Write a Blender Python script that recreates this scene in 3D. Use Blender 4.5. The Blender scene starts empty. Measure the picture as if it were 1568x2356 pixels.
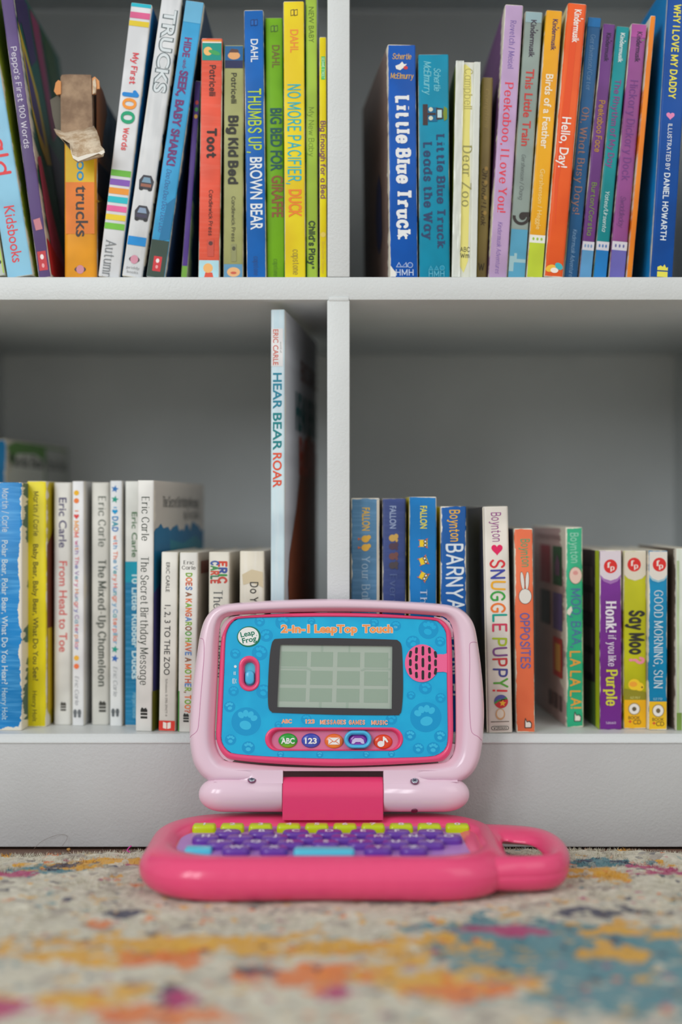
import bpy, bmesh, math, random
import numpy as np
from mathutils import Vector, Matrix, noise

C = bpy.context.scene
random.seed(7)
R = math.radians

# ------------------------------------------------------------------ camera
F = 50.0 / 36.0 * 2356          # focal length in pixels of the 1568 x 2356 frame
CX, CY = 784.0, 1178.0
Z0 = 1.08                       # distance of the shelf's front plane from the lens
HC = 0.256                      # height of the lens over the floor
cam = bpy.data.cameras.new('camera')
cam.sensor_fit = 'VERTICAL'
cam.sensor_height = 36.0
cam.lens = 50.0
cam.clip_start = 0.01
cam.dof.use_dof = True
cam.dof.focus_distance = 1.052
cam.dof.aperture_fstop = 2.0
camo = bpy.data.objects.new('camera', cam)
C.collection.objects.link(camo)
camo.location = (0, -Z0, HC)
camo.rotation_euler = (R(90), 0, 0)
C.camera = camo

# ------------------------------------------------------------------ light
wd = bpy.data.worlds.new('room_light')
C.world = wd
wd.use_nodes = True
wd.node_tree.nodes['Background'].inputs[0].default_value = (1.0, 0.985, 0.955, 1)
wd.node_tree.nodes['Background'].inputs[1].default_value = 0.55


def area(name, loc, target, sx, sy, power, col):
    l = bpy.data.lights.new(name, 'AREA')
    l.shape = 'RECTANGLE'
    l.size, l.size_y, l.energy, l.color = sx, sy, power, col
    o = bpy.data.objects.new(name, l)
    C.collection.objects.link(o)
    o.location = loc
    o.rotation_euler = (Vector(target) - Vector(loc)).to_track_quat('-Z', 'Y').to_euler()


# a tall two-pane window in the wall behind and to the left of the camera
area('window_daylight', (-1.45, -1.75, 1.20), (0, 0, 0.30), 0.40, 1.05, 12, (0.94, 0.98, 1.0))
area('window_daylight', (-0.95, -2.10, 1.20), (0, 0, 0.30), 0.40, 1.05, 12, (0.94, 0.98, 1.0))
area('added_fill', (1.0, -1.4, 1.5), (-0.1, 0.0, 0.35), 1.2, 1.4, 6.5, (1.0, 0.98, 0.96))  # soft fill added at the right to brighten covers facing that way

vs = C.view_settings
vs.view_transform = 'Standard'
vs.look = 'None'
vs.gamma = 1.0
vs.use_curve_mapping = False
vs.exposure = 0.0
C.cycles.use_denoising = True


# ------------------------------------------------------------------ colour and materials
def lin(c):
    c = c / 255.0
    return c / 12.92 if c <= 0.04045 else ((c + 0.055) / 1.055) ** 2.4


ALB = 1.12                      # photographed colour -> albedo


def alb(rgb, k=1.0):
    c = [lin(v) * ALB * k for v in rgb]
    m = max(1.0, max(c) / 0.92)
    return tuple(v / m for v in c)


MATS = {}


def mat(rgb, rough=0.5, k=1.0, metal=0.0, coat=0.0, spec=0.4):
    key = ('p', rgb, rough, k, metal, coat, spec)
    if key in MATS:
        return MATS[key]
    m = bpy.data.materials.new('paint_%d_%d_%d' % rgb)
    m.use_nodes = True
    b = m.node_tree.nodes['Principled BSDF']
    b.inputs['Base Color'].default_value = (*alb(rgb, k), 1)
    b.inputs['Roughness'].default_value = rough
    b.inputs['Metallic'].default_value = metal
    b.inputs['Coat Weight'].default_value = coat
    b.inputs['Coat Roughness'].default_value = 0.08
    b.inputs['Specular IOR Level'].default_value = spec
    MATS[key] = m
    return m


class NT:
    """small helper for node trees"""

    def __init__(s, name):
        s.m = bpy.data.materials.new(name)
        s.m.use_nodes = True
        s.n = s.m.node_tree.nodes
        s.l = s.m.node_tree.links
        s.b = s.n['Principled BSDF']

    def put(s, sock, v):
        if hasattr(v, 'is_output') or isinstance(v, bpy.types.NodeSocket):
            s.l.new(v, sock)
        elif v is not None:
            if isinstance(v, tuple) and len(v) == 3 and sock.type == 'RGBA':
                v = (*v, 1)
            sock.default_value = v

    def math(s, op, a, b=None, c=None, clamp=False):
        n = s.n.new('ShaderNodeMath')
        n.operation = op
        n.use_clamp = clamp
        for i, v in enumerate((a, b, c)):
            if v is not None:
                s.put(n.inputs[i], v)
        return n.outputs[0]

    def vmath(s, op, a, b=None, scale=None):
        n = s.n.new('ShaderNodeVectorMath')
        n.operation = op
        s.put(n.inputs[0], a)
        if b is not None:
            s.put(n.inputs[1], b)
        if scale is not None:
            s.put(n.inputs['Scale'], scale)
        return n.outputs['Value'] if op in ('LENGTH', 'DISTANCE') else n.outputs[0]

    def noise(s, vec, scale, detail=2.0, rough=0.5):
        n = s.n.new('ShaderNodeTexNoise')
        s.put(n.inputs['Vector'], vec)
        n.inputs['Scale'].default_value = scale
        n.inputs['Detail'].default_value = detail
        n.inputs['Roughness'].default_value = rough
        return n.outputs[0], n.outputs[1]

    def mix(s, f, a, b):
        n = s.n.new('ShaderNodeMix')
        n.data_type = 'RGBA'
        s.put(n.inputs[0], f)
        s.put(n.inputs[6], a)
        s.put(n.inputs[7], b)
        return n.outputs[2]

    def ramp(s, v, a, b):
        n = s.n.new('ShaderNodeMapRange')
        n.interpolation_type = 'SMOOTHSTEP'
        s.put(n.inputs[0], v)
        s.put(n.inputs[1], a)
        s.put(n.inputs[2], b)
        return n.outputs[0]

    def sep(s, v):
        n = s.n.new('ShaderNodeSeparateXYZ')
        s.put(n.inputs[0], v)
        return n.outputs

    def bump(s, h, strength, dist):
        n = s.n.new('ShaderNodeBump')
        n.inputs['Strength'].default_value = strength
        n.inputs['Distance'].default_value = dist
        s.put(n.inputs['Height'], h)
        s.l.new(n.outputs[0], s.b.inputs['Normal'])


def worn(rgb, w, h, wear, seed, k=1.0, rough=0.42, streak=0.0):
    """printed board whose colour has chipped off to bare card along the edges"""
    t = NT('printed_board')
    uv = t.n.new('ShaderNodeUVMap')
    uv.uv_map = 'UVMap'
    x, z, _ = t.sep(uv.outputs[0])
    dx = t.math('MINIMUM', x, t.math('SUBTRACT', w, x))
    dz = t.math('MINIMUM', z, t.math('SUBTRACT', h, z))
    d = t.math('MINIMUM', dx, t.math('MULTIPLY', dz, 0.8))
    off = t.vmath('ADD', uv.outputs[0], (seed * 1.37, seed * 2.11, 0.0))
    n1, _ = t.noise(off, 160, 4, 0.65)
    n2, _ = t.noise(off, 45, 2, 0.5)
    n3, _ = t.noise(off, 30, 2, 0.5)
    # edge line goes ragged with the noise
    n5, _ = t.noise(off, 16, 1, 0.5)
    lim = t.math('ADD', t.math('ADD', t.math('MULTIPLY', n1, 0.9), t.math('MULTIPLY', n2, 1.5)), t.math('MULTIPLY', n5, 1.8))
    lim = t.math('MULTIPLY', t.math('SUBTRACT', lim, 1.86), wear * 0.00095)
    f = t.ramp(t.math('SUBTRACT', lim, d), -0.00015, 0.00015)
    base = alb(rgb, k)
    dark = tuple(v * 0.9 for v in base)
    light = tuple(min(0.9, v * 1.08) for v in base)
    col = t.mix(t.ramp(n3, 0.35, 0.65), dark, light)
    if streak:
        mp = t.n.new('ShaderNodeMapping')
        mp.inputs['Scale'].default_value = (30, 400, 1) if streak > 0 else (300, 25, 1)
        t.l.new(uv.outputs[0], mp.inputs[0])
        n4, _ = t.noise(mp.outputs[0], 1, 2, 0.6)
        col = t.mix(t.math('MULTIPLY', t.ramp(n4, 0.4, 0.75), abs(streak)), col, tuple(min(0.9, v * 1.6 + 0.12) for v in base))
    col = t.mix(f, col, alb((226, 220, 205)))
    t.put(t.b.inputs['Base Color'], col)
    t.b.inputs['Roughness'].default_value = rough
    t.b.inputs['Specular IOR Level'].default_value = 0.35
    t.bump(n1, 0.12, 0.0004)
    return t.m


def paint_white():
    t = NT('white_roller_paint')
    g = t.n.new('ShaderNodeNewGeometry')
    n1, _ = t.noise(g.outputs['Position'], 520, 2, 0.6)
    n2, _ = t.noise(g.outputs['Position'], 9, 3, 0.6)
    n3, _ = t.noise(g.outputs['Position'], 260, 3, 0.6)
    col = t.mix(t.ramp(n2, 0.3, 0.75), (0.665, 0.695, 0.70), (0.715, 0.745, 0.75))
    t.put(t.b.inputs['Base Color'], col)
    t.b.inputs['Roughness'].default_value = 0.42
    t.b.inputs['Specular IOR Level'].default_value = 0.35
    t.bump(t.math('ADD', n1, t.math('MULTIPLY', n3, 0.6)), 0.30, 0.0008)
    return t.m


# ------------------------------------------------------------------ object helpers
COL = C.collection


def put_mesh(name, V, Fs, mats, parent=None, mi=None, smooth=False, uv=None):
    me = bpy.data.meshes.new(name)
    me.from_pydata([tuple(v) for v in V], [], [tuple(f) for f in Fs])
    for m in (mats if isinstance(mats, (list, tuple)) else [mats]):
        me.materials.append(m)
    if mi is not None:
        me.polygons.foreach_set('material_index', mi)
    if smooth:
        me.polygons.foreach_set('use_smooth', [True] * len(me.polygons))
    if uv is not None:
        lay = me.uv_layers.new(name='UVMap')
        flat = []
        for l in me.loops:
            flat += list(uv[l.vertex_index])
        lay.data.foreach_set('uv', flat)
    me.update()
    o = bpy.data.objects.new(name, me)
    COL.objects.link(o)
    if parent is not None:
        o.parent = parent
    return o


def bm_obj(name, bm, mats, parent=None, smooth=True, sharp=35):
    me = bpy.data.meshes.new(name)
    bm.normal_update()
    if smooth:
        for f in bm.faces:
            f.smooth = True
        for e in bm.edges:
            if len(e.link_faces) == 2 and e.calc_face_angle(0) > R(sharp):
                e.smooth = False
    bm.to_mesh(me)
    bm.free()
    for m in (mats if isinstance(mats, (list, tuple)) else [mats]):
        me.materials.append(m)
    o = bpy.data.objects.new(name, me)
    COL.objects.link(o)
    if parent is not None:
        o.parent = parent
    return o


def empty(name, label, cat, matrix, group=None):
    o = bpy.data.objects.new(name, None)
    o.empty_display_size = 0.02
    COL.objects.link(o)
    o.matrix_world = matrix
    o['label'] = label
    o['category'] = cat
    if group:
        o['group'] = group
    return o


def add_box(bm, x0, x1, y0, y1, z0, z1, bev=0.0, seg=2):
    r = bmesh.ops.create_cube(bm, size=1.0)
    vs_ = r['verts']
    for v in vs_:
        v.co = Vector(((x0 + x1) / 2 + v.co.x * (x1 - x0), (y0 + y1) / 2 + v.co.y * (y1 - y0), (z0 + z1) / 2 + v.co.z * (z1 - z0)))
    if bev:
        es = list({e for v in vs_ for e in v.link_edges})
        bmesh.ops.bevel(bm, geom=es, offset=bev, segments=seg, profile=0.5, affect='EDGES')


def W(px, py, Z):
    """point at distance Z on the line of sight of a photograph pixel"""
    return Vector(((px - CX) * Z / F, Z - Z0, HC - (py - CY) * Z / F))


def catmull(P, n=8, closed=False):
    out = []
    m = len(P)
    rng = range(m if closed else m - 1)
    for i in rng:
        if closed:
            a, b, c, d = P[i - 1], P[i], P[(i + 1) % m], P[(i + 2) % m]
        else:
            b, c = P[i], P[i + 1]
            a = P[i - 1] if i > 0 else (2 * b[0] - c[0], 2 * b[1] - c[1])
            d = P[i + 2] if i + 2 < m else (2 * c[0] - b[0], 2 * c[1] - b[1])
        for j in range(n):
            t = j / n
            out.append(tuple(0.5 * (2 * b[q] + (c[q] - a[q]) * t + (2 * a[q] - 5 * b[q] + 4 * c[q] - d[q]) * t * t + (3 * b[q] - a[q] - 3 * c[q] + d[q]) * t ** 3) for q in (0, 1)))
    if not closed:
        out.append(tuple(P[-1]))
    return out


# ------------------------------------------------------------------ lettering: a drawn alphabet and the plain built-in one
GL = {
 'a': 'c 4,4.1 3,5 1.6,5 .2,3.8 0,2.4 .4,.8 1.7,0 3,.1 4,1.2|l 4,5 4,0', 'b': 'l 0,7 0,0|c 0,3.9 1,4.9 2.4,5 3.8,4 4,2.5 3.7,1 2.4,0 1,.1 0,1.1',
 'c': 'c 3.8,4.1 2.9,5 1.7,5 .4,4.1 0,2.5 .4,.9 1.7,0 2.9,0 3.8,.9', 'd': 'c 4,4.1 3,5 1.6,5 .2,3.8 0,2.4 .4,.8 1.7,0 3,.1 4,1.2|l 4,7 4,0',
 'e': 'l .05,2.6 3.9,2.6|c 3.9,2.6 3.5,4.3 2.1,5 .6,4.3 0,2.5 .6,.7 2.1,0 3.8,.9', 'f': 'c 3,6.7 2.2,7 1.3,6.4 1.1,5|l 1.1,5.5 1.1,0|l 0,4.8 2.5,4.8',
 'g': 'c 4,4.1 3,5 1.6,5 .2,3.8 0,2.4 .4,.8 1.7,0 3,.1 4,1.2|l 4,5 4,-.6|c 4,-.6 3.4,-1.9 2,-2.2 .4,-1.7', 'h': 'l 0,7 0,0|c 0,3.5 .9,4.7 2.1,5 3.3,4.4 3.6,3|l 3.6,3.2 3.6,0',
 'i': 'l 0,5 0,0|l 0,6.5 0,6.9', 'j': 'l 1.2,5 1.2,-.8|c 1.2,-.8 .8,-2 -.3,-2.1|l 1.2,6.5 1.2,6.9', 'k': 'l 0,7 0,0|l 3.3,5 0,1.9|l 1.2,3 3.6,0', 'l': 'l 0,7 0,0',
 'm': 'l 0,5 0,0|c 0,3.6 .8,4.7 1.8,5 2.7,4.3 2.8,3|l 2.8,3.2 2.8,0|c 2.8,3.6 3.6,4.7 4.6,5 5.5,4.3 5.6,3|l 5.6,3.2 5.6,0', 'n': 'l 0,5 0,0|c 0,3.5 .9,4.7 2.1,5 3.3,4.4 3.6,3|l 3.6,3.2 3.6,0',
 'o': 'o 2,2.5 2,2.5', 'p': 'l 0,5 0,-2.2|c 0,3.9 1,4.9 2.4,5 3.8,4 4,2.5 3.7,1 2.4,0 1,.1 0,1.1', 'q': 'c 4,4.1 3,5 1.6,5 .2,3.8 0,2.4 .4,.8 1.7,0 3,.1 4,1.2|l 4,5 4,-2.2',
 'r': 'l 0,5 0,0|c 0,3.3 .7,4.6 1.6,5 2.6,4.8', 's': 'c 3.2,4.2 2.5,5 1.3,5 .4,4 .8,2.9 2.5,2.2 3.2,1.2 2.5,.1 1.2,0 .1,.9', 't': 'l 1.2,6.6 1.2,1.2|c 1.2,1.3 1.5,.3 2.2,0 3,.3|l 0,4.8 2.7,4.8',
 'u': 'l 0,5 0,1.8|c 0,2 .3,.5 1.5,0 2.8,.5 3.6,1.6|l 3.6,5 3.6,0', 'v': 'l 0,5 1.8,0 3.6,5', 'w': 'l 0,5 1.4,0 2.7,4.3 4,0 5.4,5', 'x': 'l 0,5 3.5,0|l 3.5,5 0,0', 'y': 'l 0,5 1.9,.2|l 3.7,5 1.3,-1.6|c 1.3,-1.6 .7,-2.2 -.2,-2', 'z': 'l .1,5 3.4,5 0,0 3.5,0',
 'A': 'l 0,0 2.6,7 5.2,0|l .9,2.4 4.3,2.4', 'B': 'l 0,0 0,7|c 0,7 2.1,7 3.5,6.3 3.5,4.4 2.1,3.7 0,3.7|c 0,3.7 2.5,3.7 4,2.9 4,.8 2.5,0 0,0', 'C': 'c 4.8,5.7 3.8,6.8 2.4,7 .7,5.8 0,3.5 .7,1.2 2.4,0 3.8,.2 4.8,1.3',
 'D': 'l 0,0 0,7|c 0,7 2,7 3.9,6 4.6,3.5 3.9,1 2,0 0,0', 'E': 'l 3.8,7 0,7 0,0 3.9,0|l 0,3.6 3.1,3.6', 'F': 'l 3.8,7 0,7 0,0|l 0,3.6 3,3.6', 'G': 'c 4.8,5.7 3.8,6.8 2.4,7 .7,5.8 0,3.5 .7,1.2 2.4,0 3.8,.2 4.8,1.2|l 4.8,1 4.8,3.2 2.9,3.2',
 'H': 'l 0,0 0,7|l 4.6,0 4.6,7|l 0,3.6 4.6,3.6', 'I': 'l 0,0 0,7', 'J': 'l 2.6,7 2.6,1.8|c 2.6,1.8 2.1,.2 1,0 0,.8', 'K': 'l 0,0 0,7|l 4.2,7 0,2.8|l 1.5,4.3 4.5,0', 'L': 'l 0,7 0,0 3.7,0', 'M': 'l 0,0 0,7 2.9,1 5.8,7 5.8,0', 'N': 'l 0,0 0,7 4.5,0 4.5,7',
 'O': 'o 2.7,3.5 2.7,3.5', 'P': 'l 0,0 0,7|c 0,7 2.3,7 3.8,6.2 3.8,4 2.3,3.2 0,3.2', 'Q': 'o 2.7,3.5 2.7,3.5|l 3.4,1.6 5.4,-.4', 'R': 'l 0,0 0,7|c 0,7 2.3,7 3.7,6.2 3.7,4.2 2.3,3.4 0,3.4|l 1.9,3.4 4.3,0', 'S': 'c 4.2,5.9 3.2,7 1.6,7 .4,5.6 1,4.2 3.2,3.1 4.2,1.7 3.2,.1 1.5,0 .1,1.2',
 'T': 'l 0,7 4.8,7|l 2.4,7 2.4,0', 'U': 'l 0,7 0,2.2|c 0,2.4 .5,.6 2.2,0 3.9,.6 4.4,2.4|l 4.4,2.2 4.4,7', 'V': 'l 0,7 2.5,0 5,7', 'W': 'l 0,7 1.8,0 3.5,6 5.2,0 7,7', 'X': 'l 0,7 4.6,0|l 4.6,7 0,0', 'Y': 'l 0,7 2.3,3.2 4.6,7|l 2.3,3.2 2.3,0', 'Z': 'l .1,7 4.4,7 0,0 4.5,0',
 '0': 'o 2.1,3.5 2.1,3.5', '1': 'l .2,5.6 1.6,7 1.6,0', '2': 'c .2,5.4 1,6.9 2.6,6.9 3.8,5.4 3.1,3.6 1.4,1.8 .1,0|l .1,0 4.1,0', '3': 'c .2,6.1 1.5,7 3.1,6.6 3.5,4.9 2.6,3.8 1.5,3.7|c 1.5,3.7 3.2,3.5 4,2.2 3.4,.4 1.6,0 .1,.9', '4': 'l 3,0 3,7 0,2 4.2,2', '5': 'l 3.7,7 .7,7 .4,3.9|c .4,3.9 2,4.4 3.6,3.6 4,2 3.1,.3 1.5,0 .1,.7',
 '6': 'c 3.5,6.6 2,6.8 .5,5 0,2.6 .8,.4 2.2,0 3.8,.8 4,2.4 3,4 1.6,4 .3,2.6', '7': 'l 0,7 4,7 1.4,0', '8': 'o 2,5.2 1.6,1.7|o 2,1.8 2,1.8', '9': 'c .5,.4 2,.2 3.5,2 4,4.4 3.2,6.6 1.8,7 .2,6.2 0,4.6 1,3 2.4,3 3.7,4.4',
 '.': 'l 0,0 0,.5', ',': 'l .3,.5 0,-1.1', '!': 'l 0,7 0,2.2|l 0,0 0,.5', '?': 'c .2,5.6 1,7 2.6,6.9 3.5,5.4 2.8,4 1.7,3.1 1.6,2|l 1.6,0 1.6,.5', "'": 'l 0,7 0,5.6', '/': 'l 0,-.8 3,7.4', '-': 'l 0,2.7 2.2,2.7', '+': 'l 0,3 4,3|l 2,1 2,5', '&': 'l 4,0 .8,5.4|c .8,5.4 1.6,7 2.8,6 1.6,3.8 .1,1.8 1.5,0 3,.4 4.2,2.6',
}


def glyph(ch):
    out = []
    for s in GL[ch].split('|'):
        k, rest = s[0], s[2:]
        P = [tuple(float(q) for q in p.split(',')) for p in rest.split()]
        if k == 'o':
            (cx, cy), (rx, ry) = P
            out.append(([(cx + rx * math.cos(a * math.pi / 12), cy + ry * math.sin(a * math.pi / 12)) for a in range(24)], True, False))
        elif k == 'c':
            out.append((catmull(P, 4), False, False))
        else:
            out.append((P, False, True))
    return out


def drawn_text(text, wt=0.55, lo=1.0, serif=0.0, slant=0.0, gap=1.6, jit=0.0, rnd=None):
    """list of (verts, faces, letter index); unit = cap height"""
    res = []
    x = 0.0
    for li, ch in enumerate(text):
        if ch == ' ':
            x += 2.4
            continue
        st = glyph(ch)
        xs = [p[0] for s in st for p in s[0]]
        x0, x1 = min(xs), max(xs)
        pieces = []
        dy = (rnd.uniform(-jit, jit) if jit else 0.0)
        rot = (rnd.uniform(-jit, jit) * 0.12 if jit else 0.0)
        for P, closed, straight in st:
            n = len(P)

            def hw(t_):
                return wt * (lo + (1 - lo) * abs(t_[1]))

            def unit(u, v):
                d = math.hypot(v[0] - u[0], v[1] - u[1]) or 1.0
                return ((v[0] - u[0]) / d, (v[1] - u[1]) / d)
            if straight:
                for i in range(n - 1):
                    u = unit(P[i], P[i + 1])
                    h = hw(u)
                    nx, ny = -u[1] * h, u[0] * h
                    poly = []
                    for e, sg in ((P[i], -1), (P[i + 1], 1)):
                        end = (i == 0 and sg < 0) or (i == n - 2 and sg > 0)
                        if serif and end:
                            ex = h * 0.0
                            poly += [(e[0] - sg * nx * -1 + u[0] * sg * ex, e[1] - sg * ny * -1), (e[0] - sg * nx, e[1] - sg * ny)] if sg < 0 else [(e[0] - nx, e[1] - ny), (e[0] + nx, e[1] + ny)]
                        else:
                            a0 = math.atan2(u[1] * sg, u[0] * sg)
                            poly += [(e[0] + h * math.cos(a0 - math.pi / 2 + math.pi * q / 5), e[1] + h * math.sin(a0 - math.pi / 2 + math.pi * q / 5)) for q in range(6)]
                    if serif and i == 0 and n == 2:
                        poly = [(P[0][0] + nx, P[0][1] + ny), (P[0][0] - nx, P[0][1] - ny), (P[1][0] - nx, P[1][1] - ny), (P[1][0] + nx, P[1][1] + ny)]
                    cx_ = sum(q[0] for q in poly) / len(poly)
                    cy_ = sum(q[1] for q in poly) / len(poly)
                    poly.sort(key=lambda q: math.atan2(q[1] - cy_, q[0] - cx_))
                    pieces.append((poly, [list(range(len(poly)))]))
            else:
                L_, R_ = [], []
                for i in range(n):
                    pa = P[i - 1] if (i > 0 or closed) else P[i]
                    pb = P[(i + 1) % n] if (i < n - 1 or closed) else P[i]
                    u = unit(pa, pb)
                    h = hw(u)
                    L_.append((P[i][0] - u[1] * h, P[i][1] + u[0] * h))
                    R_.append((P[i][0] + u[1] * h, P[i][1] - u[0] * h))
                pv = L_ + R_
                m_ = n if closed else n - 1
                pf = [[n + i, n + (i + 1) % n, (i + 1) % n, i] for i in range(m_)]
                if not closed:
                    for e, l_, r_, sg in ((0, L_[0], R_[0], -1), (n - 1, L_[-1], R_[-1], 1)):
                        u = unit(P[max(e - 1, 0)], P[min(e + 1, n - 1)])
                        h = hw(u)
                        a0 = math.atan2(u[1] * sg, u[0] * sg)
                        b0 = len(pv)
                        pv = pv + [(P[e][0] + h * math.cos(a0 - math.pi / 2 + math.pi * q / 5), P[e][1] + h * math.sin(a0 - math.pi / 2 + math.pi * q / 5)) for q in range(6)]
                        pf.append(list(range(b0, b0 + 6)))
                pieces.append((pv, pf))
            if serif and straight and ch not in ".,!'/-?+":
                for e, f in ((P[0], P[1]), (P[-1], P[-2])):
                    if abs(e[1] - f[1]) > abs(e[0] - f[0]) * 0.9 and any(abs(e[1] - q) < 0.05 for q in (0, 5, 7, -2.2)):
                        t = max(0.28, wt * lo)
                        sg = -1 if e[1] < f[1] else 1
                        yb = e[1] - sg * t * 0.6
                        sl = serif * (wt + 0.75)
                        pieces.append(([(e[0] - sl, yb - t * 0.7), (e[0] + sl, yb - t * 0.7), (e[0] + sl, yb + t * 0.7), (e[0] - sl, yb + t * 0.7)], [[0, 1, 2, 3]]))
        for V, Fs in pieces:
            W2 = []
            for p in V:
                px, py = p[0] - x0, p[1]
                px, py = px - py * rot, py + px * rot + dy
                W2.append(((x + px + slant * py) / 7.0, py / 7.0))
            res.append((W2, Fs, li))
        x += (x1 - x0) + gap + 2 * wt * 0.5
    return res


STAG = 5e-6                     # strokes that cross lie this far above one another
_caps = {}


def plain_mesh(text, bold=0.0):
    cu = bpy.data.curves.new('t', 'FONT')
    cu.body = text
    cu.offset = bold
    cu.resolution_u = 4
    o = bpy.data.objects.new('t', cu)
    me = bpy.data.meshes.new_from_object(o)
    V = [(v.co.x, v.co.y) for v in me.vertices]
    Fs = [list(p.vertices) for p in me.polygons]
    bpy.data.objects.remove(o)
    bpy.data.meshes.remove(me)
    bpy.data.curves.remove(cu)
    return V, Fs


def plain_text(text, bold=0.0):
    if 'cap' not in _caps:
        V, _ = plain_mesh('H')
        _caps['cap'] = max(v[1] for v in V)
    V, Fs = plain_mesh(text, bold)
    c = _caps['cap']
    return [([(x / c, y / c) for x, y in V], Fs, 0)]


def lettering(text, font='sans', wt=None, jit=0.0, seed=1):
    r = random.Random(seed)
    if font == 'sans' and 'M' in text:      # the built-in M does not fill cleanly
        L = drawn_text(text, 0.42 + 9.6 * (wt or 0.0), 1.0, 0.0, gap=1.9)
    elif font == 'sans':
        L = plain_text(text, 0.0 if wt is None else wt)
    elif font == 'serif':
        L = drawn_text(text, wt or 0.5, 0.35, 0.75, gap=1.75)
    elif font == 'bserif':
        L = drawn_text(text, wt or 0.75, 0.4, 0.75, gap=1.8)
    elif font == 'slab':
        L = drawn_text(text, wt or 0.72, 0.75, 0.9, gap=2.2)
    elif font == 'script':
        L = drawn_text(text, wt or 0.4, 0.7, 0.0, slant=0.22, gap=0.9)
    elif font == 'iserif':
        L = drawn_text(text, wt or 0.42, 0.4, 0.5, slant=0.2, gap=1.5)
    else:
        L = drawn_text(text, wt or 0.5, 1.0, 0.0, gap=1.5, jit=jit, rnd=r)
    xs = [p[0] for l in L for p in l[0]]
    x0, x1 = min(xs), max(xs)
    return [([(x - x0, y) for x, y in V], Fs, li) for V, Fs, li in L], x1 - x0


# pixel fringe shapes used for prints
def ell(cx, cy, rx, ry, n=28, rot=0.0):
    c, s = math.cos(rot), math.sin(rot)
    return [(cx + rx * math.cos(a) * c - ry * math.sin(a) * s, cy + rx * math.cos(a) * s + ry * math.sin(a) * c) for a in (2 * math.pi * i / n for i in range(n))]


def stadium(cx, cy, w, h, n=10):
    r = min(w, h) / 2
    out = []
    dx, dy = w / 2 - r, h / 2 - r
    for sx, sy, a0 in ((1, 1, 0), (-1, 1, 90), (-1, -1, 180), (1, -1, 270)):
        for i in range(n + 1):
            a = R(a0 + 90 * i / n)
            out.append((cx + sx * dx + r * math.cos(a), cy + sy * dy + r * math.sin(a)))
    return out


def heart(cx, cy, w, h):
    out = []
    for i in range(30):
        t = 2 * math.pi * i / 30
        out.append((cx + w / 2 * math.sin(t) ** 3, cy + h / 32 * (13 * math.cos(t) - 5 * math.cos(2 * t) - 2 * math.cos(3 * t) - math.cos(4 * t)) + h * 0.08))
    return out


def star(cx, cy, r, rot=0.0):
    return [(cx + (r if i % 2 == 0 else r * 0.45) * math.sin(rot + i * math.pi / 5), cy + (r if i % 2 == 0 else r * 0.45) * math.cos(rot + i * math.pi / 5)) for i in range(10)]

# ------------------------------------------------------------------ the room and the bookcase
WHITE = paint_white()
SHELF_L = HC - (1708 - CY) * Z0 / F         # top of the lower shelf
SHELF_U = HC - (637 - CY) * Z0 / F          # top of the upper shelf
CEIL_L = HC - (690 - CY) * Z0 / F
XL, XR = (752 - CX) * Z0 / F, (804 - CX) * Z0 / F    # divider sides
OPEN = 0.335
DEEP = 0.385


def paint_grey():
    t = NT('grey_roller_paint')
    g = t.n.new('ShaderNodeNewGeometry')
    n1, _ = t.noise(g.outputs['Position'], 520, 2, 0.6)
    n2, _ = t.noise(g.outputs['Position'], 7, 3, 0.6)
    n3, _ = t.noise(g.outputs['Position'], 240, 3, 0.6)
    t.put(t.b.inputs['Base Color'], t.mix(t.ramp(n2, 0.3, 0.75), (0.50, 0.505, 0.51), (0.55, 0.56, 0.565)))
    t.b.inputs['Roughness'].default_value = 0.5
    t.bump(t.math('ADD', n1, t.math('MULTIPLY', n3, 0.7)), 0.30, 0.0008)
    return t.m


def wood_floor():
    t = NT('dark_wood_floor')
    g = t.n.new('ShaderNodeNewGeometry')
    mp = t.n.new('ShaderNodeMapping')
    mp.inputs['Scale'].default_value = (2, 40, 1)
    t.l.new(g.outputs['Position'], mp.inputs[0])
    n, _ = t.noise(mp.outputs[0], 2.0, 4, 0.6)
    _, y, _ = t.sep(g.outputs['Position'])
    plank = t.math('FRACT', t.math('MULTIPLY', y, 9.0))
    gap = t.ramp(plank, 0.02, 0.035)
    col = t.mix(t.ramp(n, 0.3, 0.7), alb((70, 48, 38)), alb((120, 86, 66)))
    t.put(t.b.inputs['Base Color'], t.mix(gap, (0.01, 0.008, 0.006), col))
    t.b.inputs['Roughness'].default_value = 0.45
    return t.m


def wall_paint():
    t = NT('grey_wall_paint')
    g = t.n.new('ShaderNodeNewGeometry')
    n, _ = t.noise(g.outputs['Position'], 300, 2, 0.5)
    t.put(t.b.inputs['Base Color'], (0.55, 0.56, 0.57))
    t.b.inputs['Roughness'].default_value = 0.7
    t.bump(n, 0.1, 0.001)
    return t.m


bm = bmesh.new()
add_box(bm, -3, 3, -3.2, 0.60, -0.06, 0.0)
o = bm_obj('floor', bm, wood_floor(), smooth=False)
o['kind'] = 'structure'
bm = bmesh.new()
add_box(bm, -3, 3, 0.44, 0.60, 0.0, 2.6)
o = bm_obj('wall_back', bm, wall_paint(), smooth=False)
o['kind'] = 'structure'

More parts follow.
